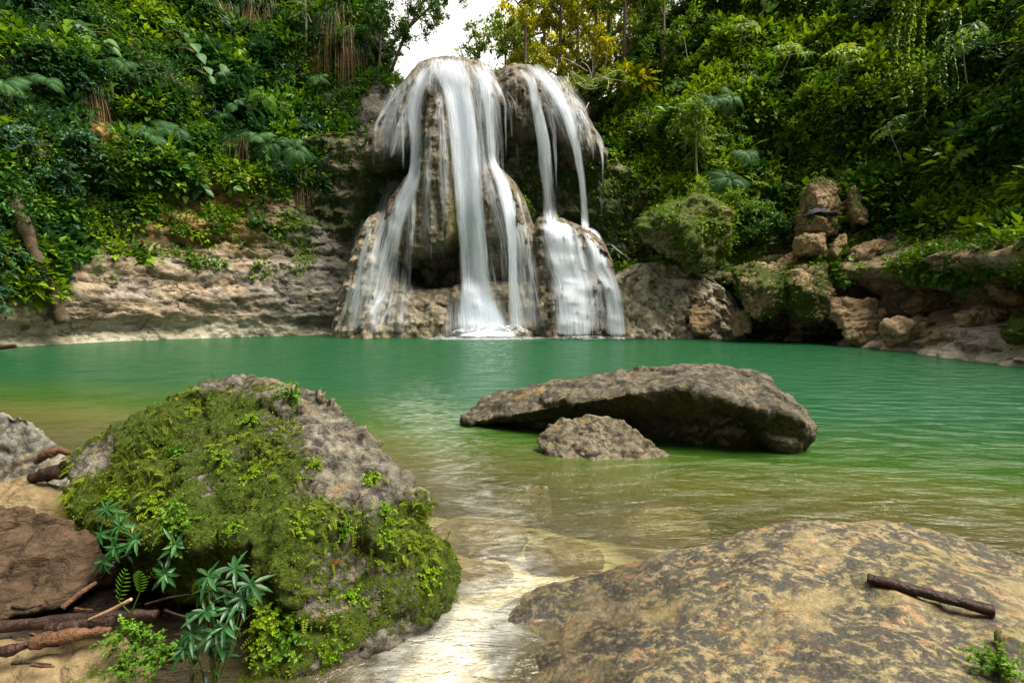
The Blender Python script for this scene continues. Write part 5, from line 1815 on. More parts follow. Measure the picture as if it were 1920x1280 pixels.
def undergrowth(name, P, F, N, dens, count, mats, seed, leafL=(0.11, 0.25), per=8, width=0.27, spread=0.26):
    global rng
    Q, idx, g = sprig_cloud(P, F, dens, count, seed)
    rng = g
    nn = N[F[idx, 0]]
    ax = unit(nn * 0.8 + UPV * 0.55)
    tone = fbm(Q * 0.55, 3, seed + 5)
    mi = np.clip(((tone + 0.5 + 0.22 * g.normal(size=count)) * len(mats)).astype(int), 0, len(mats) - 1)
    V_, F_, t_, m_ = [], [], [], []
    n0 = 0
    for k, mt in enumerate(mats):
        s = np.where(mi == k)[0]
        if len(s) == 0:
            continue
        geo = Geo()
        P0 = np.repeat(Q[s], per, 0)
        A0 = np.repeat(ax[s], per, 0)
        rd = rdir(len(P0), 0.0)
        off = rd + A0 * 0.9
        sc = np.repeat(g.uniform(0.6, 1.5, len(s)), per)
        P0 = P0 + off * (spread * g.random(len(P0)) * sc)[:, None]
        D = unit(rd + A0 * 0.6 + np.array([0, 0, -0.25]))
        Ll = g.uniform(*leafL, len(P0)) * sc * np.repeat(0.75 + 1.1 * sstep(-0.15, 0.35, fbm(Q[s] * 0.8, 3, seed + 31)), per)
        leaves(geo, P0, D, UPV * 0.8 + A0 * 0.5 + rdir(len(P0)) * 0.4, Ll, Ll * width, tint=np.clip(np.repeat(g.uniform(0, 0.6, len(s)), per) + g.random(len(P0)) * 0.4, 0, 1))
        V, Fc, t = geo.arrays()
        V_.append(V)
        F_.append(Fc + n0)
        t_.append(t)
        m_.append(np.full(len(Fc), k))
        n0 += len(V)
    me = mesh_np(name, np.concatenate(V_), np.concatenate(F_), {'tint': np.concatenate(t_)}, [LM[m] for m in mats], False, np.concatenate(m_))
    o = link(name, me)
    tag(o, kind='stuff')
    return o


undergrowth('undergrowth', PL, FL, NL, VL, 15000, ['blue', 'dark', 'mid', 'lime'], 11)
undergrowth('undergrowth', PR, FR, NR, VR, 22000, ['dark', 'mid', 'lime', 'lime'], 12)
# small creeping ivy and moss plants on the half bare rock
ivL = np.clip(sstep(-0.05, 0.35, fbm(PL * 1.1, 3, 611)), 0, 1) * sstep(2.6, 3.8, PL[:, 2]) * sstep(10, 8.5, PL[:, 2]) * (project(PL)[0] < 600)
undergrowth('creeping_ivy', PL, FL, NL, ivL, 3600, ['mid', 'mid', 'lime'], 13, (0.06, 0.11), 8, 0.4, 0.15)
ivR = np.clip(sstep(0.0, 0.3, fbm(PR * 1.0, 3, 613)), 0, 1) * sstep(1.2, 2.4, PR[:, 2]) * sstep(5, 4, PR[:, 2]) * (UR > 8) * (1 - 0.75 * sstep(1580, 1640, project(PR)[0]))
undergrowth('creeping_ivy', PR, FR, NR, ivR, 3800, ['mid', 'lime', 'lime'], 14, (0.06, 0.11), 8, 0.4, 0.15)
ivD = (Bd < 0) * sstep(0.0, 0.3, fbm(Pd * 0.9, 3, 615)) * sstep(4.5, 6, Pd[:, 2]) * (_pxd > 800) + (Bd < 0) * (_pxd < 700) * sstep(7.5, 8.5, Pd[:, 2]) * 0.7 + (Bd < 0) * (_pxd > 1110) * 1.0
FD_ = grid_faces(330, nvd)
ND = vnormals(Pd, FD_)
if ND[:, 1].mean() > 0:
    ND = -ND
undergrowth('creeping_ivy', Pd, FD_, ND, ivD.astype(float), 2200, ['dark', 'mid', 'lime'], 15, (0.07, 0.13), 8, 0.35, 0.18)
for rk, nm, cnt, mt in ((OV, 'boulder_moss', 1300, ['mid', 'lime', 'lime']), (LOBES[0], 'boulder_moss', 120, ['dark', 'lime', 'mid']), (LOBES[1], 'boulder_moss', 120, ['dark', 'lime', 'mid']), (PIL, 'boulder_moss', 60, ['mid'])):
    dn = np.clip(rk[4] - 0.25, 0, 1)
    undergrowth(nm, rk[1], rk[2] if rk[2].shape[1] == 4 else np.c_[rk[2], rk[2][:, 2]], rk[3], dn, cnt, mt, 16, (0.035, 0.075), 8, 0.33, 0.12)

# ---- individual shrubs over the slopes
rs = np.random.default_rng(99)


def dens_at(qx, qy):
    """too close to the lower rim of the green for a big bush, or right before the leaning trunk"""
    if qx > 1240:
        return qy > np.interp(qx, R_VEG_X, R_VEG_Y) - 34
    if qx < 150 and qy > 350 and qx > 20 + (qy - 370) * 0.3:
        return True
    return qy > np.interp(qx, L_VEG_X, L_MID_Y) - 10


def scatter_shrubs(P, F, N, dens, count, seed, pick, mind):
    Q, idx, g = sprig_cloud(P, F, dens ** 2, count * 14, seed)
    kept = []
    for q, i in zip(Q, idx):
        qx, qy = project(q)
        if qy > 640 or dens_at(qx, qy):
            continue
        if all(np.sum((q - k[0]) ** 2) > mind * mind for k in kept):
            kept.append((q, i, qx, qy))
        if len(kept) >= count:
            break
    for q, i, qx, qy in kept:
        kind, mt, s = pick(qx, qy, g)
        pr = shrub_proto(kind, int(g.integers(3)), mt)
        ax = unit(N[F[i, 0]] * 0.75 + UPV * 0.7 + g.normal(size=3) * 0.12)
        o = pr.put(frame(ax, g.uniform(0, 6.28)), q - ax * 0.08, s, None, 'shrubs on the gorge walls')
        later(o, LEAFWORD[mt] + ' ' + KINDWORD[kind], region_of(qx, qy))


def pick_l(px, py, g):
    if px < 170 and py > 180:
        return g.choice(['broad', 'drape']), 'blue', g.uniform(0.8, 1.25)
    if py > 330:
        return 'fine', g.choice(['mid', 'dark']), g.uniform(0.45, 0.7)
    mt = g.choice(['dark', 'dark', 'blue', 'mid', 'mid'])
    return g.choice(['broad', 'broad', 'drape', 'pinnate', 'fine']), mt, g.uniform(0.7, 1.2)


def pick_r(px, py, g):
    if px < 1200:
        return g.choice(['fine', 'pinnate', 'broad']), g.choice(['lime', 'mid', 'lime']), g.uniform(0.6, 1.1)
    if px > 1620 and py > 320:
        return g.choice(['fine', 'drape', 'fine']), g.choice(['lime', 'mid', 'mid']), g.uniform(0.4, 0.75)
    if px > 1560:
        return g.choice(['broad', 'pinnate', 'fine', 'drape']), g.choice(['dark', 'dark', 'mid']), g.uniform(0.7, 1.2)
    return g.choice(['broad', 'pinnate', 'pinnate', 'drape', 'fine']), g.choice(['mid', 'lime', 'lime', 'mid']), g.uniform(0.7, 1.4)


scatter_shrubs(PL, FL, NL, VL, 105, 21, pick_l, 0.95)
scatter_shrubs(PR, FR, NR, VR, 160, 22, pick_r, 0.95)

for px, py, kind, mt, s in ((1345, 395, 'fine', 'lime', 0.8), (1385, 420, 'broad', 'mid', 0.9), (1370, 455, 'fine', 'mid', 0.7), (1420, 440, 'broad', 'dark', 0.9), (1400, 480, 'fine', 'mid', 0.5), (1330, 505, 'fine', 'mid', 0.4), (1290, 372, 'fine', 'lime', 0.6)):
    h_ = BV['r'].ray_cast(Vector((0, 0, CAM_H)), Vector(ray(px, py)).normalized(), 90)
    if h_[0] is not None:
        o = shrub_proto(kind, int(rs.integers(3)), mt).put(frame(np.array([0, -0.6, 0.8]), rs.uniform(0, 6.28)), np.array(h_[0]) - np.array([0, 1.6, 0]), s * 1.25, None, 'shrubs on the gorge walls')
        later(o, LEAFWORD[mt] + ' ' + KINDWORD[kind], 'beside the overhanging boulder')

# ---- ferns, big leaves, star leaved saplings, grass, vines
FERN = []
for i in range(3):
    fr = frond_fern(i)
    FERN.append(Proto('tree_fern', 'fern', [('frond', g.mesh('frond', LM['fern'])) for g in fr]))


def place(pr, px, py, s, base, up=0.8, out=0.7, yaw=None, keys='lr', lift=0.0, group=None, region=None):
    h = hit(px, py, keys)
    if h is None:
        return None
    p, n = h
    ax = unit(n * out + UPV * up)
    o = pr.put(frame(ax, rs.uniform(0, 6.28) if yaw is None else yaw), p + n * lift, s, None, group)
    later(o, base, region or region_of(px, py))
    return o


for px, py, s in ((262, 262, 0.95), (330, 272, 1.0), (300, 250, 0.8), (415, 225, 0.75), (468, 215, 0.7), (520, 275, 1.0), (560, 290, 0.85), (485, 285, 0.8), (430, 145, 0.7), (600, 205, 0.6), (15, 190, 0.8), (60, 170, 0.6), (225, 125, 0.6),
                  (590, 255, 0.7), (610, 175, 0.6), (1345, 340, 1.15), (1380, 318, 0.8), (1320, 205, 0.8), (1345, 195, 0.8), (1310, 395, 0.6), (1800, 250, 0.7), (1850, 355, 0.5)):
    place(FERN[rs.integers(3)], px, py, s * 1.35, 'grey green fern with arching fronds', 0.75, 0.7, lift=0.85, group='ferns on the gorge walls')
BIG = [two('bigleaf_plant', 'plant', bigleaf(i), m_, 'green_stem', 'foliage', 'stem') for i, m_ in ((0, 'mid'), (1, 'fern'), (2, 'mid'))]
for px, py, s in ((165, 95, 1.0), (195, 120, 0.8), (150, 60, 0.8), (370, 125, 0.9), (405, 150, 0.9), (380, 165, 0.8), (445, 115, 0.8), (320, 75, 0.8), (495, 200, 0.8), (530, 190, 0.7), (1430, 30, 1.0), (1470, 130, 0.8), (1700, 250, 0.7), (1480, 290, 0.7), (460, 365, 0.5)):
    place(BIG[rs.integers(3)], px, py, s * 1.3, 'large heart leaved climber', 0.5, 0.9, lift=0.7, group='large leaved plants on the gorge walls')
PALM = [two('star_leaf_sapling', 'sapling', palmate(i, 1.4 + 0.5 * i), m_, 'pale_bark', 'foliage', 'stem') for i, m_ in ((0, 'lime'), (1, 'lime'), (2, 'mid'))]
for px, py, s in ((1235, 115, 1.0), (1255, 75, 0.9), (1300, 130, 0.9), (1380, 110, 1.0), (1420, 60, 1.2), (1215, 165, 0.9), (1190, 60, 0.8), (1445, 170, 0.9), (1560, 190, 0.9), (1830, 180, 0.9), (1700, 330, 0.7), (1850, 310, 0.7)):
    place(PALM[rs.integers(3)], px, py, s * 1.2, 'slender sapling with large star shaped leaves', 0.9, 0.6, lift=0.3, group='star leaved saplings on the right slope')
TUFT = []
for i in range(3):
    a, b = tuft(i)
    TUFT.append(Proto('grass_tuft', 'grass tuft', [('green_blades', a.mesh('green_blades', LM['grass'])), ('dead_blades', b.mesh('dead_blades', LM['dead']))]))


def place_tuft(px, py, s):
    h = hit(px, py)
    if h is None:
        return
    p, n = h
    n2 = unit(np.array([n[0], n[1], 0]))
    x = np.cross(UPV, -n2)
    Rm = np.stack([-x, -n2, UPV], 1)
    o = TUFT[rs.integers(3)].put(Rm, p + n2 * 0.12, s, None, 'grass tufts hanging on the left cliff')
    later(o, 'hanging grass tuft with brown dead blades below', region_of(px, py))


for px, py, s in ((395, 12, 1.3), (430, 20, 1.2), (468, 10, 1.5), (505, 14, 1.4), (540, 30, 1.1), (575, 20, 1.2), (620, 40, 1.5), (648, 62, 1.3), (668, 95, 1.5), (690, 85, 1.2), (640, 20, 1.3), (600, 90, 0.9), (165, 165, 1.0), (182, 160, 1.1), (275, 275, 0.9), (425, 275, 1.0), (455, 268, 1.1), (535, 310, 0.9), (560, 320, 0.8), (700, 40, 1.2), (480, 395, 0.6)):
    place_tuft(px, py, s)
VINE = [two('hanging_vine', 'vine', vine(i, 6.5 - 1.5 * i), m_, 'green_stem', 'foliage', 'stem') for i, m_ in ((0, 'lime'), (1, 'mid'))]
for px, py, s, k, lab in ((1705, -40, 1.0, 0, 'long curtain of pale leaved vine hanging down the right slope'), (1725, -30, 0.8, 0, 'second strand of pale leaved vine hanging beside the long curtain'), (1775, 20, 0.7, 1, 'short thin vine hanging right of the leafy vine curtain')):
    h = hit(px, py)
    if h:
        p, n = h
        yy = p[1] - 4.6
        q = at_y(px, py, yy)
        VINE[k].put(np.eye(3), q, s, lab, 'vines hanging on the right slope')

# ---- trees
TR = []
for k_, (i, (mt, hh, sp, sparse, bk)) in enumerate(enumerate((('mid', 11, 3.4, 1.0, 'bark'), ('lime', 10, 3.2, 1.0, 'bark'), ('gold', 11, 3.0, 0.9, 'bark'), ('lime', 8, 2.6, 0.55, 'bark'), ('dark', 9, 3.2, 1.0, 'bark')))):
    gc, gt = tree(i, hh, sp, 20, 0.24, 46, sparse, 0.5, 0.10 if k_ < 3 else 0.3)
    TR.append(Proto('tree', 'tree', [('crown', gc.mesh('crown', LM[mt])), ('trunk', gt.mesh('trunk', M[bk], True))]))
TREEWORD = ['mid green leafy tree', 'bright green leafy tree', 'golden backlit tree', 'thin open crowned tree', 'dark green tree']
for px, Y, k, s, z0 in ((905, 33, 3, 0.75, 12.9), (945, 36, 3, 1.0, 13), (985, 33, 2, 0.85, 13), (1010, 38, 0, 1.1, 13), (1040, 34, 2, 0.9, 13.2), (1075, 36, 2, 1.0, 13.6), (1105, 33, 2, 0.85, 14), (1140, 37, 2, 1.1, 14.5), (1165, 33, 0, 0.9, 14.5),
                        (1200, 36, 2, 1.0, 15), (1235, 33, 1, 0.9, 15.5), (1280, 35, 0, 1.1, 16), (965, 44, 2, 1.2, 13), (1060, 46, 2, 1.4, 13), (1130, 46, 1, 1.3, 14), (900, 50, 3, 1.0, 13), (1000, 52, 1, 1.3, 13), (1210, 46, 0, 1.4, 15), (1320, 40, 4, 1.3, 17),
                        (870, 40, 3, 0.5, 13), (800, 44, 3, 0.5, 13.3), (850, 41, 3, 0.5, 13.2), (880, 36, 3, 0.7, 13), (770, 38, 3, 0.45, 13.6), (690, 34, 4, 0.8, 15.5), (655, 36, 0, 1.0, 16.5), (715, 31.5, 4, 0.55, 15.2)):
    x = (px - 960) / FPX * Y
    o = TR[k].put(frame(UPV + np.array([0.0, -0.05, 0]), rs.uniform(0, 6.28)), np.array([x, Y, z0 - 0.6]), s, None, 'trees on the hilltop behind the waterfall')
    later(o, TREEWORD[k], 'behind the waterfall crest' if px < 1080 else 'on the hilltop right of the waterfall')
for px, Y, kind, mt, s in ((870, 28.6, 'fine', 'lime', 0.5), (895, 29, 'broad', 'dark', 0.55), (925, 28.5, 'fine', 'mid', 0.5), (950, 29, 'pinnate', 'lime', 0.7), (975, 28.6, 'fine', 'gold', 0.6), (1000, 29.2, 'broad', 'lime', 0.8), (1030, 28.8, 'pinnate', 'mid', 0.8),
                           (1055, 29.5, 'broad', 'gold', 0.9), (1085, 29.2, 'fine', 'lime', 0.9), (960, 31, 'broad', 'gold', 1.2), (1010, 31, 'pinnate', 'gold', 1.4), (1060, 31.5, 'broad', 'lime', 1.5), (1100, 31, 'pinnate', 'mid', 1.4), (1140, 31, 'broad', 'lime', 1.5),
                           (1180, 31.5, 'pinnate', 'gold', 1.5), (770, 29, 'fine', 'mid', 0.6), (745, 29, 'broad', 'mid', 0.9), (720, 29.2, 'fine', 'dark', 0.9), (830, 31, 'fine', 'dark', 0.5), (880, 31, 'pinnate', 'gold', 0.7)):
    o = shrub_proto(kind, int(rs.integers(3)), mt).put(frame(UPV, rs.uniform(0, 6.28)), np.array([(px - 960) / FPX * Y, Y, 12.9 + max(0, (abs(px - 920) - 120) * 0.012)]), s, None, 'shrubs on the hilltop')
    later(o, LEAFWORD[mt] + ' ' + KINDWORD[kind], 'on the hilltop behind the crest')
o = TR[4].put(frame(np.array([0.55, -0.1, 0.8]), 0.7), np.array([-6.9, 30.0, 14.6]), 0.62, 'dark leafy tree leaning out from the left cliff into the white sky gap', None)
o = TR[3].put(frame(np.array([0.75, 0.0, 0.65]), 2.0), np.array([-7.2, 31.0, 16.5]), 0.75, 'thin branched tree reaching across the sky gap above the waterfall crest', None)
# small tree on the right slope and the leaning trunk on the left
gc, gt = tree(20, 3.6, 1.5, 10, 0.17, 46, 0.9, 0.15)
st = Proto('tree', 'tree', [('crown', gc.mesh('crown', LM['lime'])), ('trunk', gt.mesh('trunk', M['pale_bark'], True))])
h = hit(1308, 352)
st.put(frame(UPV - np.array([0.06, 0.15, 0]), 1.0), h[0] - np.array([0, 0.0, 0.1]), 1.0, 'slender small tree with a thin pale trunk and yellow green crown on the right slope', None)
gc, gt = tree(21, 4.6, 1.3, 8, 0.15, 30, 0.6, 0.3)
pt = Proto('tree', 'tree', [('crown', gc.mesh('crown', LM['mid'])), ('trunk', gt.mesh('trunk', M['pale_bark'], True))])
h = hit(572, 108)
pt.put(frame(UPV - np.array([0, 0.12, 0]), 0.3), h[0], 1.0, 'thin white stemmed tree among hanging grass on the left cliff', None)

_ty = hit(118, 598)[0][1] - 0.35
lt = empty('leaning_tree', tuple(at_y(118, 600, _ty)))
tag(lt, 'leaning bare brown tree trunk with a split foot at the left bank', 'tree')
c = np.array([at_y(118, 604, _ty), at_y(92, 545, _ty - 0.3), at_y(62, 470, _ty - 0.7), at_y(40, 405, _ty - 0.9), at_y(27, 375, _ty - 0.8), at_y(15, 345, _ty - 0.5)]) - np.array(lt.location)
V, F = tube(np.stack([np.interp(np.linspace(0, 5, 40), range(6), c[:, q]) for q in range(3)], 1), np.linspace(0.25, 0.17, 40) * (1 + 0.10 * rs.normal(size=40)), 14)
V = V + 0.05 * np.stack([fbm(V * np.array([5, 5, 0.8]) + k * 9, 3, 621) for k in range(3)], 1)
link('trunk', mesh_np('trunk', V, F, None, [M['dark_bark']]), lt)
gL = Geo()
rng = np.random.default_rng(55)
for k in range(150):
    t = rng.uniform(0.32, 1.0) ** 0.45 * 5.2
    p = np.array([np.interp(t, range(6), c[:, q]) for q in range(3)]) + rng.normal(size=3) * 0.25
    leaves(gL, np.repeat(p[None], 9, 0) + rng.normal(size=(9, 3)) * 0.22, rdir(9, -0.2), UPV + rdir(9) * 0.5, rng.uniform(0.12, 0.22, 9), 0.05)
link('climbing_leaves', gL.mesh('climbing_leaves', LM['dark']), lt)


# bare twigs right of the crest
tw = Geo()
for k in range(16):
    p = at_y(1075 + 12 * (k % 6), 165 - 4 * (k % 5), 27.5)
    cc = curve(p + rng.normal(size=3) * np.array([0.5, 0.2, 0.3]), unit(np.array([rng.normal() * 0.7, -0.5, rng.normal() * 0.6 - 0.1])), rng.uniform(1.0, 2.2), rng.uniform(-0.2, 0.5), 9, 0.5)
    V, F = tube(cc, np.linspace(0.03, 0.008, 9), 4, False)
    tw.add(V, F, 0.5)
tag(link('bare_branches', tw.mesh('bare_branches', M['pale_bark'], True)), 'tangle of bare pale branches on the slope right of the waterfall crest', 'branch')
# ------------------------------------------------------------------ foreground growth and wood
LM['glossy'] = leaf_mat('glossy dark long leaf', [(0.004, 0.026, 0.006), (0.010, 0.05, 0.011), (0.022, 0.09, 0.02), (0.06, 0.17, 0.045)], 0.2, 0.33, 0.3)
rng = np.random.default_rng(77)


def scatter_on(V, F, dens, count, seed):
    g = np.random.default_rng(seed)
    T = F if F.shape[1] == 3 else np.concatenate([F[:, [0, 1, 2]], F[:, [0, 2, 3]]])
    A = np.linalg.norm(np.cross(V[T[:, 1]] - V[T[:, 0]], V[T[:, 2]] - V[T[:, 0]]), axis=1)
    c = V[T].mean(1)
    w = A * dens[T].mean(1) * (c[:, 1] < 3.6)
    idx = g.choice(len(T), count, p=w / w.sum())
    a, b = g.random(count), g.random(count)
    f = a + b > 1
    a[f], b[f] = 1 - a[f], 1 - b[f]
    Q = V[T[idx, 0]] + a[:, None] * (V[T[idx, 1]] - V[T[idx, 0]]) + b[:, None] * (V[T[idx, 2]] - V[T[idx, 0]])
    return Q, T[idx, 0], g


BL = np.array(bould.location)
md = np.clip((MB_ + 0.5 * (vnoise(VB * 7, 701)) * 0.6 - 0.36) * 3, 0, 1)
_px, _py = project(VB)
# fine moss pile
g = Geo()
Q, i, rng = scatter_on(VB, FB, md, 42000, 71)
tone = np.clip(0.34 + 0.75 * fbm(Q * 5, 4, 703), 0, 1)
n = NB[i]
D = unit(n * 0.7 + rdir(len(Q)) * 0.9 + np.array([0, 0, -0.15]))
Ll = rng.uniform(0.008, 0.022, len(Q))
leaves(g, Q - n * 0.003, D, rdir(len(Q)), Ll, Ll * 0.22, tint=np.clip(tone + rng.normal(size=len(Q)) * 0.15, 0, 1))
# feathery sprigs: little stems with leaflets, in clumps
clump = np.clip(md * sstep(-0.02, 0.22, fbm(VB * 3.2, 3, 705)), 0, 1)
Q, i, rng = scatter_on(VB, FB, clump, 2600, 72)
n = NB[i]
d = unit(n * 0.8 + rdir(len(Q)) * 0.7 + np.array([0, 0, -0.1]))
Ls = rng.uniform(0.025, 0.075, len(Q))
tn = np.clip(0.5 + 0.5 * fbm(Q * 3, 3, 707) + 0.12 * rng.normal(size=len(Q)), 0.05, 0.95)
for t in np.linspace(0.15, 1, 7):
    P = Q + d * (Ls * t)[:, None] + np.array([0, 0, -0.35]) * (Ls * t * t)[:, None]
    sd = unit(np.cross(d, n + rdir(len(Q)) * 0.2))
    for s in (-1, 1):
        leaves(g, P, sd * s + d * 0.5, n + UPV * 0.4, Ls * 0.30 * (1.15 - 0.75 * t), Ls * 0.065, tint=tn)
mo = link('moss_cover', g.mesh('moss_cover', LM['mossleaf']), bould)
mo.data.transform(Matrix.Translation(-Vector(BL)))
tag(mo, kind='stuff')

BVB = BVHTree.FromPolygons([tuple(p) for p in VB], [tuple(f) for f in FB])


def bhit(px, py):
    d = Vector(ray(px, py)).normalized()
    r = BVB.ray_cast(Vector((0, 0, CAM_H)), d, 20)
    if r[0] is None:
        return None
    nn = r[1] if r[1].dot(d) < 0 else -r[1]
    return np.array(r[0]), np.array(nn)


def mini_bush(seed, fronds=26, L=0.12):
    """small bright plant: wiry stems set with tiny round leaves"""
    global rng
    rng = np.random.default_rng(800 + seed)
    gl, gs = Geo(), Geo()
    for k in range(fronds):
        d = rdir(1, 0.8)[0]
        c = curve(np.zeros(3), d, L * rng.uniform(0.6, 1.3), rng.uniform(0.2, 0.8), 8, 0.2)
        V, F = tube(c, 0.0011, 3, False)
        gs.add(V, F, 0.5)
        m = 20
        tt = rng.uniform(0.25, 1, m)
        P = np.stack([np.interp(tt, np.linspace(0, 1, 8), c[:, q]) for q in range(3)], 1)
        Ll = L * rng.uniform(0.09, 0.19, m)
        leaves(gl, P, rdir(m, 0.3), UPV + rdir(m) * 0.5, Ll, Ll * 0.36, tint=np.clip(0.3 + 0.5 * rng.random(m) + 0.1 * rng.normal(), 0, 1))
    return gl, gs


MB = [two('small_fern_plant', 'plant', mini_bush(i), m_, 'green_stem') for i, m_ in ((0, 'lime'), (1, 'lime'), (2, 'mid'))]
for px, py, s, lab in ((545, 745, 1.15, 'bright green tiny leaved plant just below the boulder crest'), (470, 790, 0.8, 'bright plant on the upper face of the mossy boulder'), (395, 745, 0.6, 'tuft of green sprigs on the left crest of the boulder'),
                       (330, 850, 0.8, 'green sprig plant on the left shoulder of the mossy boulder'), (415, 860, 0.9, 'pale green plant in the middle of the boulder top'), (480, 890, 0.9, 'yellow green plant by the tan bare patch on the boulder'),
                       (330, 975, 1.3, 'yellow wiry plant hanging over the dark hollow of the boulder'), (290, 950, 0.9, 'small bright plant above the long leaved plant on the left'), (215, 930, 0.9, 'small bright plant at the left end of the boulder'),
                       (660, 1120, 1.0, 'lime green feathery plant low on the boulder front'), (700, 900, 0.9, 'green plant in the notch beside the boulder knob'), (720, 960, 0.8, 'green plant under the knob of the boulder'),
                       (540, 1200, 1.4, 'bushy feathery plant at the bottom of the boulder front'), (500, 1170, 1.2, 'feathery plant beside the long leaved plant at the bottom'), (590, 870, 0.6, 'tiny plant below the grey crest of the boulder'),
                       (620, 1220, 1.0, 'trailing plant over the pale foot of the boulder'), (800, 1080, 0.9, 'yellow green plant at the right end of the boulder'), (640, 990, 0.8, 'plant in the middle of the shaded boulder front'),
                       (560, 990, 0.8, 'green plant on the edge between boulder top and front'), (720, 1010, 0.8, 'green plant on the right part of the boulder front'), (440, 990, 0.8, 'plant on the boulder rim above the long leaves')):
    h = bhit(px, py)
    if h:
        MB[rs.integers(3)].put(frame(unit(h[1] + UPV * 0.3), rs.uniform(0, 6)), h[0], s * 0.8, lab, None)


# plants with whorls of long leaves
def whorl_plant(seed, stems, L=0.1):
    global rng
    rng = np.random.default_rng(900 + seed)
    gl, gs = Geo(), Geo()
    for (tip, base) in stems:
        tip, base = np.array(tip), np.array(base)
        t = np.linspace(0, 1, 8)[:, None]
        c = base + (tip - base) * t + np.array([0, 0, -0.05]) * np.sin(t * 3.14)
        V, F = tube(c, np.linspace(0.004, 0.0022, 8), 5, False)
        gs.add(V, F, 0.5)
        ax = unit(c[-1] - c[-3])
        ax = unit(ax + UPV * 0.35 + np.array([0, -0.5, 0]))
        for m, el, ll in ((8, 0.15, 1.0), (5, 0.75, 0.7)):
            a = np.arange(m) / m * 6.283 + rng.uniform(0, 6)
            B = frame(ax, 0)
            D = np.cos(a)[:, None] * B[:, 0] + np.sin(a)[:, None] * B[:, 1] + ax * (el + rng.normal(size=m) * 0.3)[:, None] + np.array([0, 0, -0.3])
            leaves(gl, np.repeat(c[-1:], m, 0), D, np.repeat(ax[None], m, 0), L * ll * rng.uniform(0.55, 1.3, m), L * 0.115 * ll, rows=((0.15, 0.45), (0.4, 1.0), (0.68, 0.8), (0.88, 0.35)), fold=0.3, curl=0.22, tint=np.clip(0.35 + 0.5 * rng.random(m), 0, 1))
        m = 4
        tt = rng.uniform(0.5, 0.9, m)
        P = np.stack([np.interp(tt, np.linspace(0, 1, 8), c[:, q]) for q in range(3)], 1)
        leaves(gl, P, rdir(m, 0.1), UPV + rdir(m) * 0.3, L * 0.8, L * 0.11, rows=((0.15, 0.45), (0.4, 1.0), (0.68, 0.8), (0.88, 0.35)), fold=0.3, curl=0.25, tint=rng.random(m))
    return gl, gs


def P3(px, py, Y):
    return at_y(px, py, Y)


def whorl(label, pts, base, seed, L):
    b = P3(*base)
    gl, gs = whorl_plant(seed, [(P3(*p) - b, (0, 0, 0)) for p in pts], L)
    two('long_leaved_plant', 'plant', (gl, gs), 'glossy', 'green_stem', 'foliage', 'stem').put(np.eye(3), b, 1.0, label, None)


whorl('dark glossy long leaved plant in front of the dark hollow of the mossy boulder', [(390, 1080, 1.85), (440, 1065, 1.88), (470, 1095, 1.87), (385, 1145, 1.82), (430, 1140, 1.84), (360, 1185, 1.8), (405, 1185, 1.8), (455, 1120, 1.86), (345, 1215, 1.78), (400, 1100, 1.9), (420, 1175, 1.8)], (400, 1290, 1.9), 1, 0.078)
whorl('long leaved plant hanging from the left end of the mossy boulder', [(200, 955, 2.36), (225, 985, 2.33), (190, 1000, 2.33), (255, 1010, 2.3), (215, 1025, 2.28), (330, 1020, 2.2), (195, 1050, 2.26), (310, 1075, 2.15)], (290, 985, 2.5), 2, 0.075)

# two small fern fronds in the dark hollow
fr = frond_fern(31, 2, 0.22, 12)
fp = empty('small_fern', tuple(P3(245, 1150, 2.0)))
tag(fp, 'small dark fern with two upright fronds in the hollow beside the brown boulder', 'fern')
for k, (a, b) in enumerate((((222, 1125, 2.02), (235, 1068, 2.0)), ((262, 1110, 2.02), (262, 1072, 2.0)))):
    p0, p1 = P3(*a) - np.array(fp.location), P3(*b) - np.array(fp.location)
    gf = Geo()
    t = np.linspace(0.05, 1, 8)
    P = p0 + np.outer(t, p1 - p0)
    T = unit(p1 - p0)
    sd = unit(np.cross(T, np.array([0, -1.0, 0.3])))
    for s in (-1, 1):
        leaves(gf, P, np.repeat((sd * s + T * 0.55)[None], 8, 0), np.array([[0, -1.0, 0.3]]).repeat(8, 0), 0.034 * np.sin(np.clip(t * 0.85 + 0.12, 0, 1) * 3.1) + 0.006, 0.0028, rows=((0.3, 0.9), (0.7, 0.8)), fold=0.1, tint=0.6 * np.ones(8))
    V, F = tube(np.vstack([np.zeros(3), p0, p1]), 0.0018, 4)
    gf.add(V, F, 0.3)
    link('frond', gf.mesh('frond', LM['mid']), fp)

# weeds round the driftwood
for px, py, Y, s, lab in ((240, 1190, 1.85, 0.8, 'green weed growing behind the pale slab at lower left'), (265, 1205, 1.83, 0.75, 'green weed between the pale slab and the long leaved plant'), (235, 1255, 1.75, 0.65, 'small weed at the bottom edge beside the pale slab'),
                         (1865, 1255, 1.58, 0.8, 'small green plant in the gap at the lower right corner'), (300, 1240, 1.75, 0.9, 'tiny weed in the dark gap at the bottom left')):
    MB[2].put(frame(UPV, rs.uniform(0, 6)), P3(px, py, Y), s, lab, None)

# ---- wood
M['wet_wood'] = wood_mat('wet dark wood', (0.012, 0.007, 0.006), (0.05, 0.027, 0.02), 14, 0.32, 0.6)
M['drift'] = wood_mat('brown driftwood', (0.05, 0.022, 0.012), (0.15, 0.075, 0.04), 12, 0.55, 0.7)
M['reed'] = wood_mat('tan reed', (0.24, 0.15, 0.07), (0.42, 0.29, 0.15), 20, 0.6, 0.3)


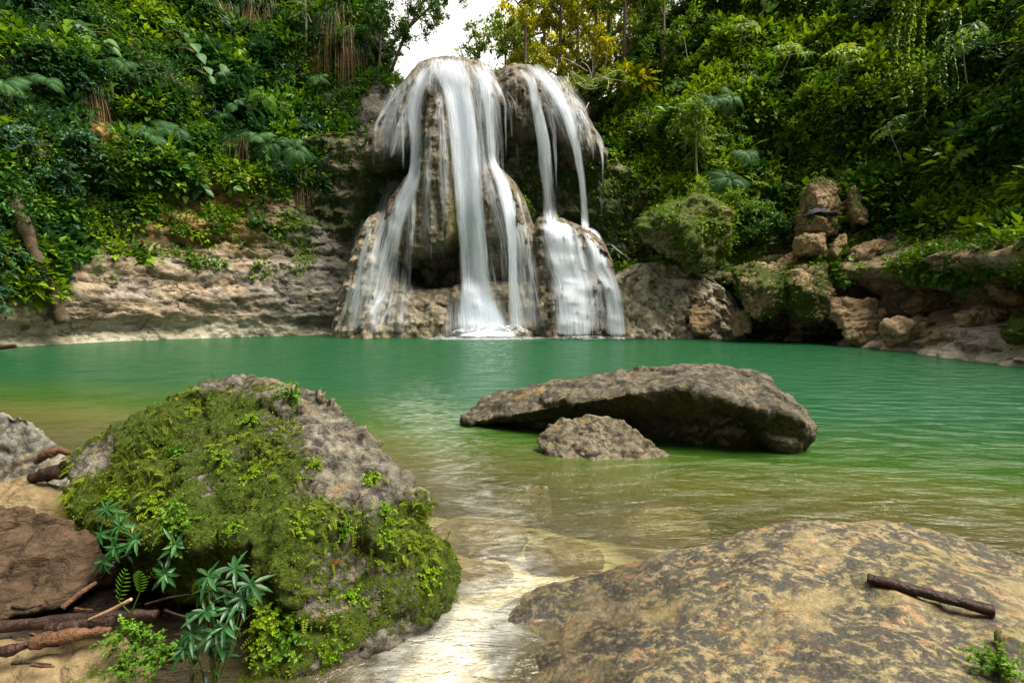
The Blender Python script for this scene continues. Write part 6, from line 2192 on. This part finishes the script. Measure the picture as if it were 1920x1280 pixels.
def log(name, label, pts, rad, mat, knob=0.12, sides=12, cat='stick', seed=0):
    c = np.array([P3(*p) for p in pts])
    n = 34
    q = np.linspace(0, len(c) - 1, n)
    c = np.stack([np.interp(q, range(len(c)), c[:, k]) for k in range(3)], 1)
    k_ = np.ones(5) / 5
    cs = np.stack([np.convolve(np.pad(c[:, k], 2, mode='edge'), k_, 'valid') for k in range(3)], 1)
    g_ = np.random.default_rng(seed)
    r = np.interp(np.linspace(0, 1, n), np.linspace(0, 1, len(rad)), rad)
    V, F = tube(cs, r, sides)
    nn = np.repeat(cs, sides, 0)
    dv = unit(V - nn)
    amp = np.repeat(r, sides)
    V = V + dv * (amp * knob * 1.8 * fbm(V * 22 + seed, 3, 711) + amp * knob * fbm(V * np.array([60, 60, 60]), 2, 713))[:, None]
    b = cs[0]
    o = link(name, mesh_np(name, V - b, F, None, [M[mat]]), None, tuple(b))
    tag(o, label, cat)
    return o


BVS = None
me_s = slab.data
vs_ = np.empty(len(me_s.vertices) * 3)
me_s.vertices.foreach_get('co', vs_)
vs_ = vs_.reshape(-1, 3) + np.array(slab.location)
BVS = BVHTree.FromPolygons([tuple(p) for p in vs_], [tuple(p.vertices) for p in me_s.polygons])


def shit(px, py):
    r = BVS.ray_cast(Vector((0, 0, CAM_H)), Vector(ray(px, py)).normalized(), 20)
    return np.array(r[0])


def log_on_slab():
    a, b = shit(1622, 1094), shit(1870, 1160)
    a, b = a + np.array([0, 0, 0.024]), b + np.array([0, 0, 0.022])
    pts = [a + (b - a) * t for t in np.linspace(0, 1, 6)]
    for k, p in enumerate(pts):     # lift the straight stick clear of the stone
        r = BVS.ray_cast(Vector((p[0], p[1], 3)), Vector((0, 0, -1)), 5)
        if r[0] is not None:
            pts[k] = p
    need = max([BVS.ray_cast(Vector((p[0], p[1], 3)), Vector((0, 0, -1)), 5)[0].z + 0.016 - p[2] for p in pts])
    pts = [p + np.array([0, 0, max(0, need)]) for p in pts]
    return [(float(project(p)[0]), float(project(p)[1]), float(p[1])) for p in pts]


log('stick', 'dark wet stick lying on the slab rock at lower right', log_on_slab(), [0.021, 0.022, 0.021, 0.020, 0.021], 'wet_wood', 0.10, 12, 'stick', 1)
log('driftwood', 'long dark wet branch lying across the stones at lower left', [(-40, 1178, 1.98), (100, 1165, 2.0), (200, 1155, 2.0), (300, 1150, 2.02)], [0.022, 0.024, 0.022, 0.018], 'wet_wood', 0.16, 12, 'driftwood', 2)
log('driftwood', 'thick short brown branch lying on the pale slab', [(60, 1205, 1.86), (120, 1192, 1.88), (210, 1180, 1.9)], [0.024, 0.026, 0.014], 'drift', 0.25, 12, 'driftwood', 3)
log('driftwood', 'dark knotted branch just above the short brown branch', [(85, 1180, 1.93), (150, 1172, 1.94), (215, 1165, 1.95)], [0.02, 0.026, 0.02], 'wet_wood', 0.25, 12, 'driftwood', 4)
log('reed', 'pale tan broken reed sticking out of the driftwood', [(165, 1162, 1.93), (205, 1145, 1.92), (248, 1122, 1.92)], [0.006, 0.0075, 0.007], 'reed', 0.05, 8, 'reed', 5)
log('driftwood', 'thin brown twig leaning in the gap beside the brown boulder', [(115, 1140, 2.1), (150, 1112, 2.15), (182, 1090, 2.2)], [0.012, 0.011, 0.008], 'drift', 0.15, 8, 'driftwood', 6)
log('driftwood', 'twisted brown driftwood between the grey boulder and the mossy boulder', [(66, 866, 3.3), (90, 850, 3.3), (112, 843, 3.32), (135, 850, 3.3)], [0.022, 0.03, 0.026, 0.012], 'drift', 0.22, 12, 'driftwood', 7)
log('driftwood', 'dark rotten log lying behind the flat layered rock', [(55, 895, 3.25), (110, 885, 3.22), (160, 862, 3.25), (190, 835, 3.4)], [0.03, 0.05, 0.055, 0.03], 'wet_wood', 0.3, 12, 'driftwood', 8)
log('driftwood', 'grey log end floating at the far left bank', [(-40, 652, 17.0), (5, 651, 17.0), (30, 648, 17.1)], [0.08, 0.08, 0.07], 'wet_wood', 0.1, 10, 'driftwood', 9)
log('driftwood', 'purple brown strip of bark at the far lower left', [(-40, 1225, 1.83), (20, 1218, 1.84), (62, 1205, 1.86)], [0.012, 0.018, 0.01], 'wet_wood', 0.25, 8, 'driftwood', 10)

# twigs and litter on the dark soil between the stones
gt_ = np.random.default_rng(83)
gl_ = Geo()
rng = gt_
n_ = 900
Pq = np.stack([gt_.uniform(-2.5, -0.95, n_), gt_.uniform(1.5, 2.9, n_), np.zeros(n_)], 1)
Pq[:, 2] = bed_z(Pq[:, 0], Pq[:, 1]) + 0.006
leaves(gl_, Pq, np.c_[rdir(n_)[:, :2], 0.15 * gt_.normal(size=n_)], UPV + rdir(n_) * 0.35, gt_.uniform(0.015, 0.05, n_), gt_.uniform(0.003, 0.009, n_), rows=((0.3, 1.0), (0.65, 0.8)), tint=gt_.random(n_))
M['litter'] = leaf_mat('dead leaf litter', [(0.01, 0.006, 0.004), (0.028, 0.015, 0.008), (0.06, 0.032, 0.015), (0.16, 0.09, 0.04)], 0.1, 0.6)
tag(link('leaf_litter', gl_.mesh('leaf_litter', M['litter'])), kind='stuff')
for k in range(14):
    px_, py_ = gt_.uniform(0, 330), gt_.uniform(1130, 1250)
    p_ = at_z(px_, py_, 0.2)
    a_ = gt_.normal() * 0.35
    l_ = gt_.uniform(0.07, 0.2)
    q_ = p_ + np.array([math.cos(a_), math.sin(a_) * 0.6, 0.1 * gt_.normal()]) * l_
    pp = [p_, (p_ + q_) / 2 + gt_.normal(size=3) * 0.008, q_]
    log('twig', 'thin dark twig in the litter between the brown boulder and the pale slab', [(float(project(p)[0]), float(project(p)[1]), float(p[1])) for p in pp], [0.006, 0.005, 0.003], ['drift', 'wet_wood'][k % 2], 0.15, 6, 'twig', 60 + k)['group'] = 'twigs in the litter'

# more stones of the right ledge, bedded into the cliff behind them
for k, (lab, nm, pts, ms) in enumerate((
    ('brown flat topped stone on the low shelf at the right water edge', 'ledge_rock', [(1655, 610), (1690, 596), (1745, 600), (1770, 630), (1740, 655), (1670, 650)], 0.1),
    ('wide tan stone on the low shelf near the right edge of the photo', 'ledge_rock', [(1790, 590), (1830, 572), (1890, 578), (1900, 620), (1850, 632), (1800, 622)], 0.2),
    ('tilted pale stone under the dark overhang at the right edge of the photo', 'ledge_rock', [(1850, 535), (1875, 520), (1915, 540), (1935, 570), (1905, 575), (1870, 558)], 0.0),
    ('mossy stone at the water line at the right edge of the photo', 'ledge_rock', [(1880, 620), (1915, 600), (1960, 615), (1960, 650), (1900, 655)], 0.8),
    ('pale knobbed stone on top of the ledge below the leaning stone', 'ledge_rock', [(1455, 500), (1480, 476), (1540, 470), (1575, 486), (1560, 508), (1490, 512)], 0.15),
    ('long pale stone on top of the ledge right of the leaning stone', 'ledge_rock', [(1585, 490), (1600, 470), (1650, 452), (1668, 462), (1640, 490), (1600, 500)], 0.15),
    ('knobby tan stone between the apron and the mossy lobes', 'ledge_rock', [(1330, 545), (1350, 515), (1390, 508), (1405, 540), (1385, 575), (1345, 580)], 0.35),
    ('brown stone under the dark overhang behind the low shelf', 'ledge_rock', [(1690, 575), (1720, 545), (1770, 548), (1785, 580), (1750, 598), (1705, 595)], 0.3),
    ('small mossy knob at the foot of the right ledge beside the dark cave', 'ledge_rock', [(1590, 640), (1610, 615), (1640, 618), (1650, 645), (1620, 655)], 0.55))):
    pp = np.array(pts, float)
    c0 = pp.mean(0)
    hh = [hit(c0[0], c0[1], 'r')] + [hit(q[0], q[1], 'r') for q in pp]
    yc = float(np.median([q[0][1] for q in hh if q is not None]))
    wpt = [tuple(at_y(q[0], q[1], yc - 0.05)) for q in pp] + [tuple(at_y(*(c0 + (q - c0) * 0.55), yc - 0.5)) for q in pp] + [tuple(at_y(*(c0 + (q - c0) * 0.9), yc + 1.3)) for q in pp]
    ledge_rock(nm, lab, wpt, M['ledge'], 70 + k, 0.045, 0.15, lambda V, N, ms=ms: ms + 0.4 * fbm(V * 1.2, 3, 561), freq=1.4)

# ---- dark cloth draped over the boulder on the right ledge
Tc = NT('dark cloth')
_n = Tc.noise(Tc.coord('obj'), 14, 3)
M['cloth'] = Tc.done(Tc.bsdf(Tc.ramp(_n, [(0.35, (0.012, 0.012, 0.016)), (0.62, (0.05, 0.05, 0.06))]), 0.8, Tc.bump(_n, 0.5, 0.05)))
BVC = BVHTree.FromPolygons([tuple(p) for p in CB[1]], [tuple(p) for p in CB[2]])
p0 = CB[1].mean(0)
zt_ = CB[1][:, 2].max()
top = CB[1][CB[1][:, 2] > zt_ - 0.15].mean(0)
u = np.linspace(-0.62, 0.62, 40)
v = np.linspace(-0.3, 0.3, 20)
Ug, Vg = np.meshgrid(u, v, indexing='ij')
Pc = np.stack([p0[0] + Ug.ravel(), p0[1] - 0.45 + Vg.ravel(), 0 * Ug.ravel()], 1)
for k in range(len(Pc)):
    r = BVC.ray_cast(Vector((Pc[k, 0], Pc[k, 1], 20)), Vector((0, 0, -1)), 40)
    Pc[k, 2] = max(r[0].z if r[0] is not None else -99, zt_ - 0.32)
Zc = Pc[:, 2].reshape(40, 20)
for _ in range(3):
    Zc = (np.roll(Zc, 1, 0) + np.roll(Zc, -1, 0) + np.roll(Zc, 1, 1) + np.roll(Zc, -1, 1) + 2 * Zc) / 6
Pc[:, 2] = Zc.ravel() + 0.05 + 0.05 * fbm(Pc * 4.5, 3, 731) + 0.05
o = link('cloth', mesh_np('cloth', Pc, grid_faces(40, 20), None, [M['cloth']]))
sm = o.modifiers.new('thick', 'SOLIDIFY')
sm.thickness = 0.04
tag(o, 'dark crumpled garment draped over the square boulder on the right slope', 'garment')

# ---- a few yellow fallen leaves on the ledge and a red one on the boulder
Tl = NT('yellow fallen leaf')
M['yellow_leaf'] = Tl.done(Tl.bsdf((0.60, 0.42, 0.05), 0.6))
Tl = NT('orange fallen leaf')
M['orange_leaf'] = Tl.done(Tl.bsdf((0.40, 0.11, 0.02), 0.6))
for px, py, lab in ((1437, 522, 'yellow fallen leaf on the left moss lobe of the right ledge'), (1560, 506, 'yellow fallen leaf on the ledge right of the large moss lobe'), (1642, 493, 'yellow fallen leaf on top of the right ledge, left of two'), (1655, 478, 'yellow fallen leaf on top of the right ledge, higher of two'), (1700, 498, 'yellow fallen leaf farthest right on the ledge')):
    h = hit(px, py)
    if h:
        g = Geo()
        leaves(g, np.zeros((1, 3)), np.array([[0.9, -0.4, 0.1]]), (unit(h[1] + UPV))[None], 0.2, 0.06, rows=((0.2, 0.7), (0.5, 1.0), (0.8, 0.5)), curl=0.3)
        o = link('fallen_leaf', g.mesh('fallen_leaf', M['yellow_leaf']), None, tuple(h[0] + (h[1] + UPV) * 0.12))
        tag(o, lab, 'leaf', 'fallen leaves')
h = bhit(612, 1056)
if h:
    g = Geo()
    leaves(g, np.zeros((1, 3)), np.array([[0.9, -0.2, 0.45]]), h[1][None], 0.045, 0.010, rows=((0.2, 0.7), (0.5, 1.0), (0.8, 0.5)), curl=0.3)
    tag(link('fallen_leaf', g.mesh('fallen_leaf', M['orange_leaf']), None, tuple(h[0] + h[1] * 0.03)), 'small orange dead leaf caught on the mossy boulder front', 'leaf', 'fallen leaves')

# ------------------------------------------------------------------ labels of the plants: tell look-alikes apart by their place
from collections import defaultdict
grp = defaultdict(list)
for it in LABELLED:
    grp[it[1], it[2]].append(it)
ORD = ['first', 'second', 'third', 'fourth', 'fifth', 'sixth', 'seventh', 'eighth', 'ninth', 'tenth']
for (base, reg), its in grp.items():
    its.sort(key=lambda q: q[3])
    for k, it in enumerate(its):
        if len(its) == 1:
            lab = base + ' ' + reg
        elif k == 0:
            lab = 'leftmost ' + base + ' ' + reg
        elif k == len(its) - 1:
            lab = 'rightmost ' + base + ' ' + reg
        else:
            lab = (ORD[k] if k < 10 else 'later') + ' ' + base + ' from the left ' + reg
        w = lab.split()
        it[0]['label'] = ' '.join(w[:16])
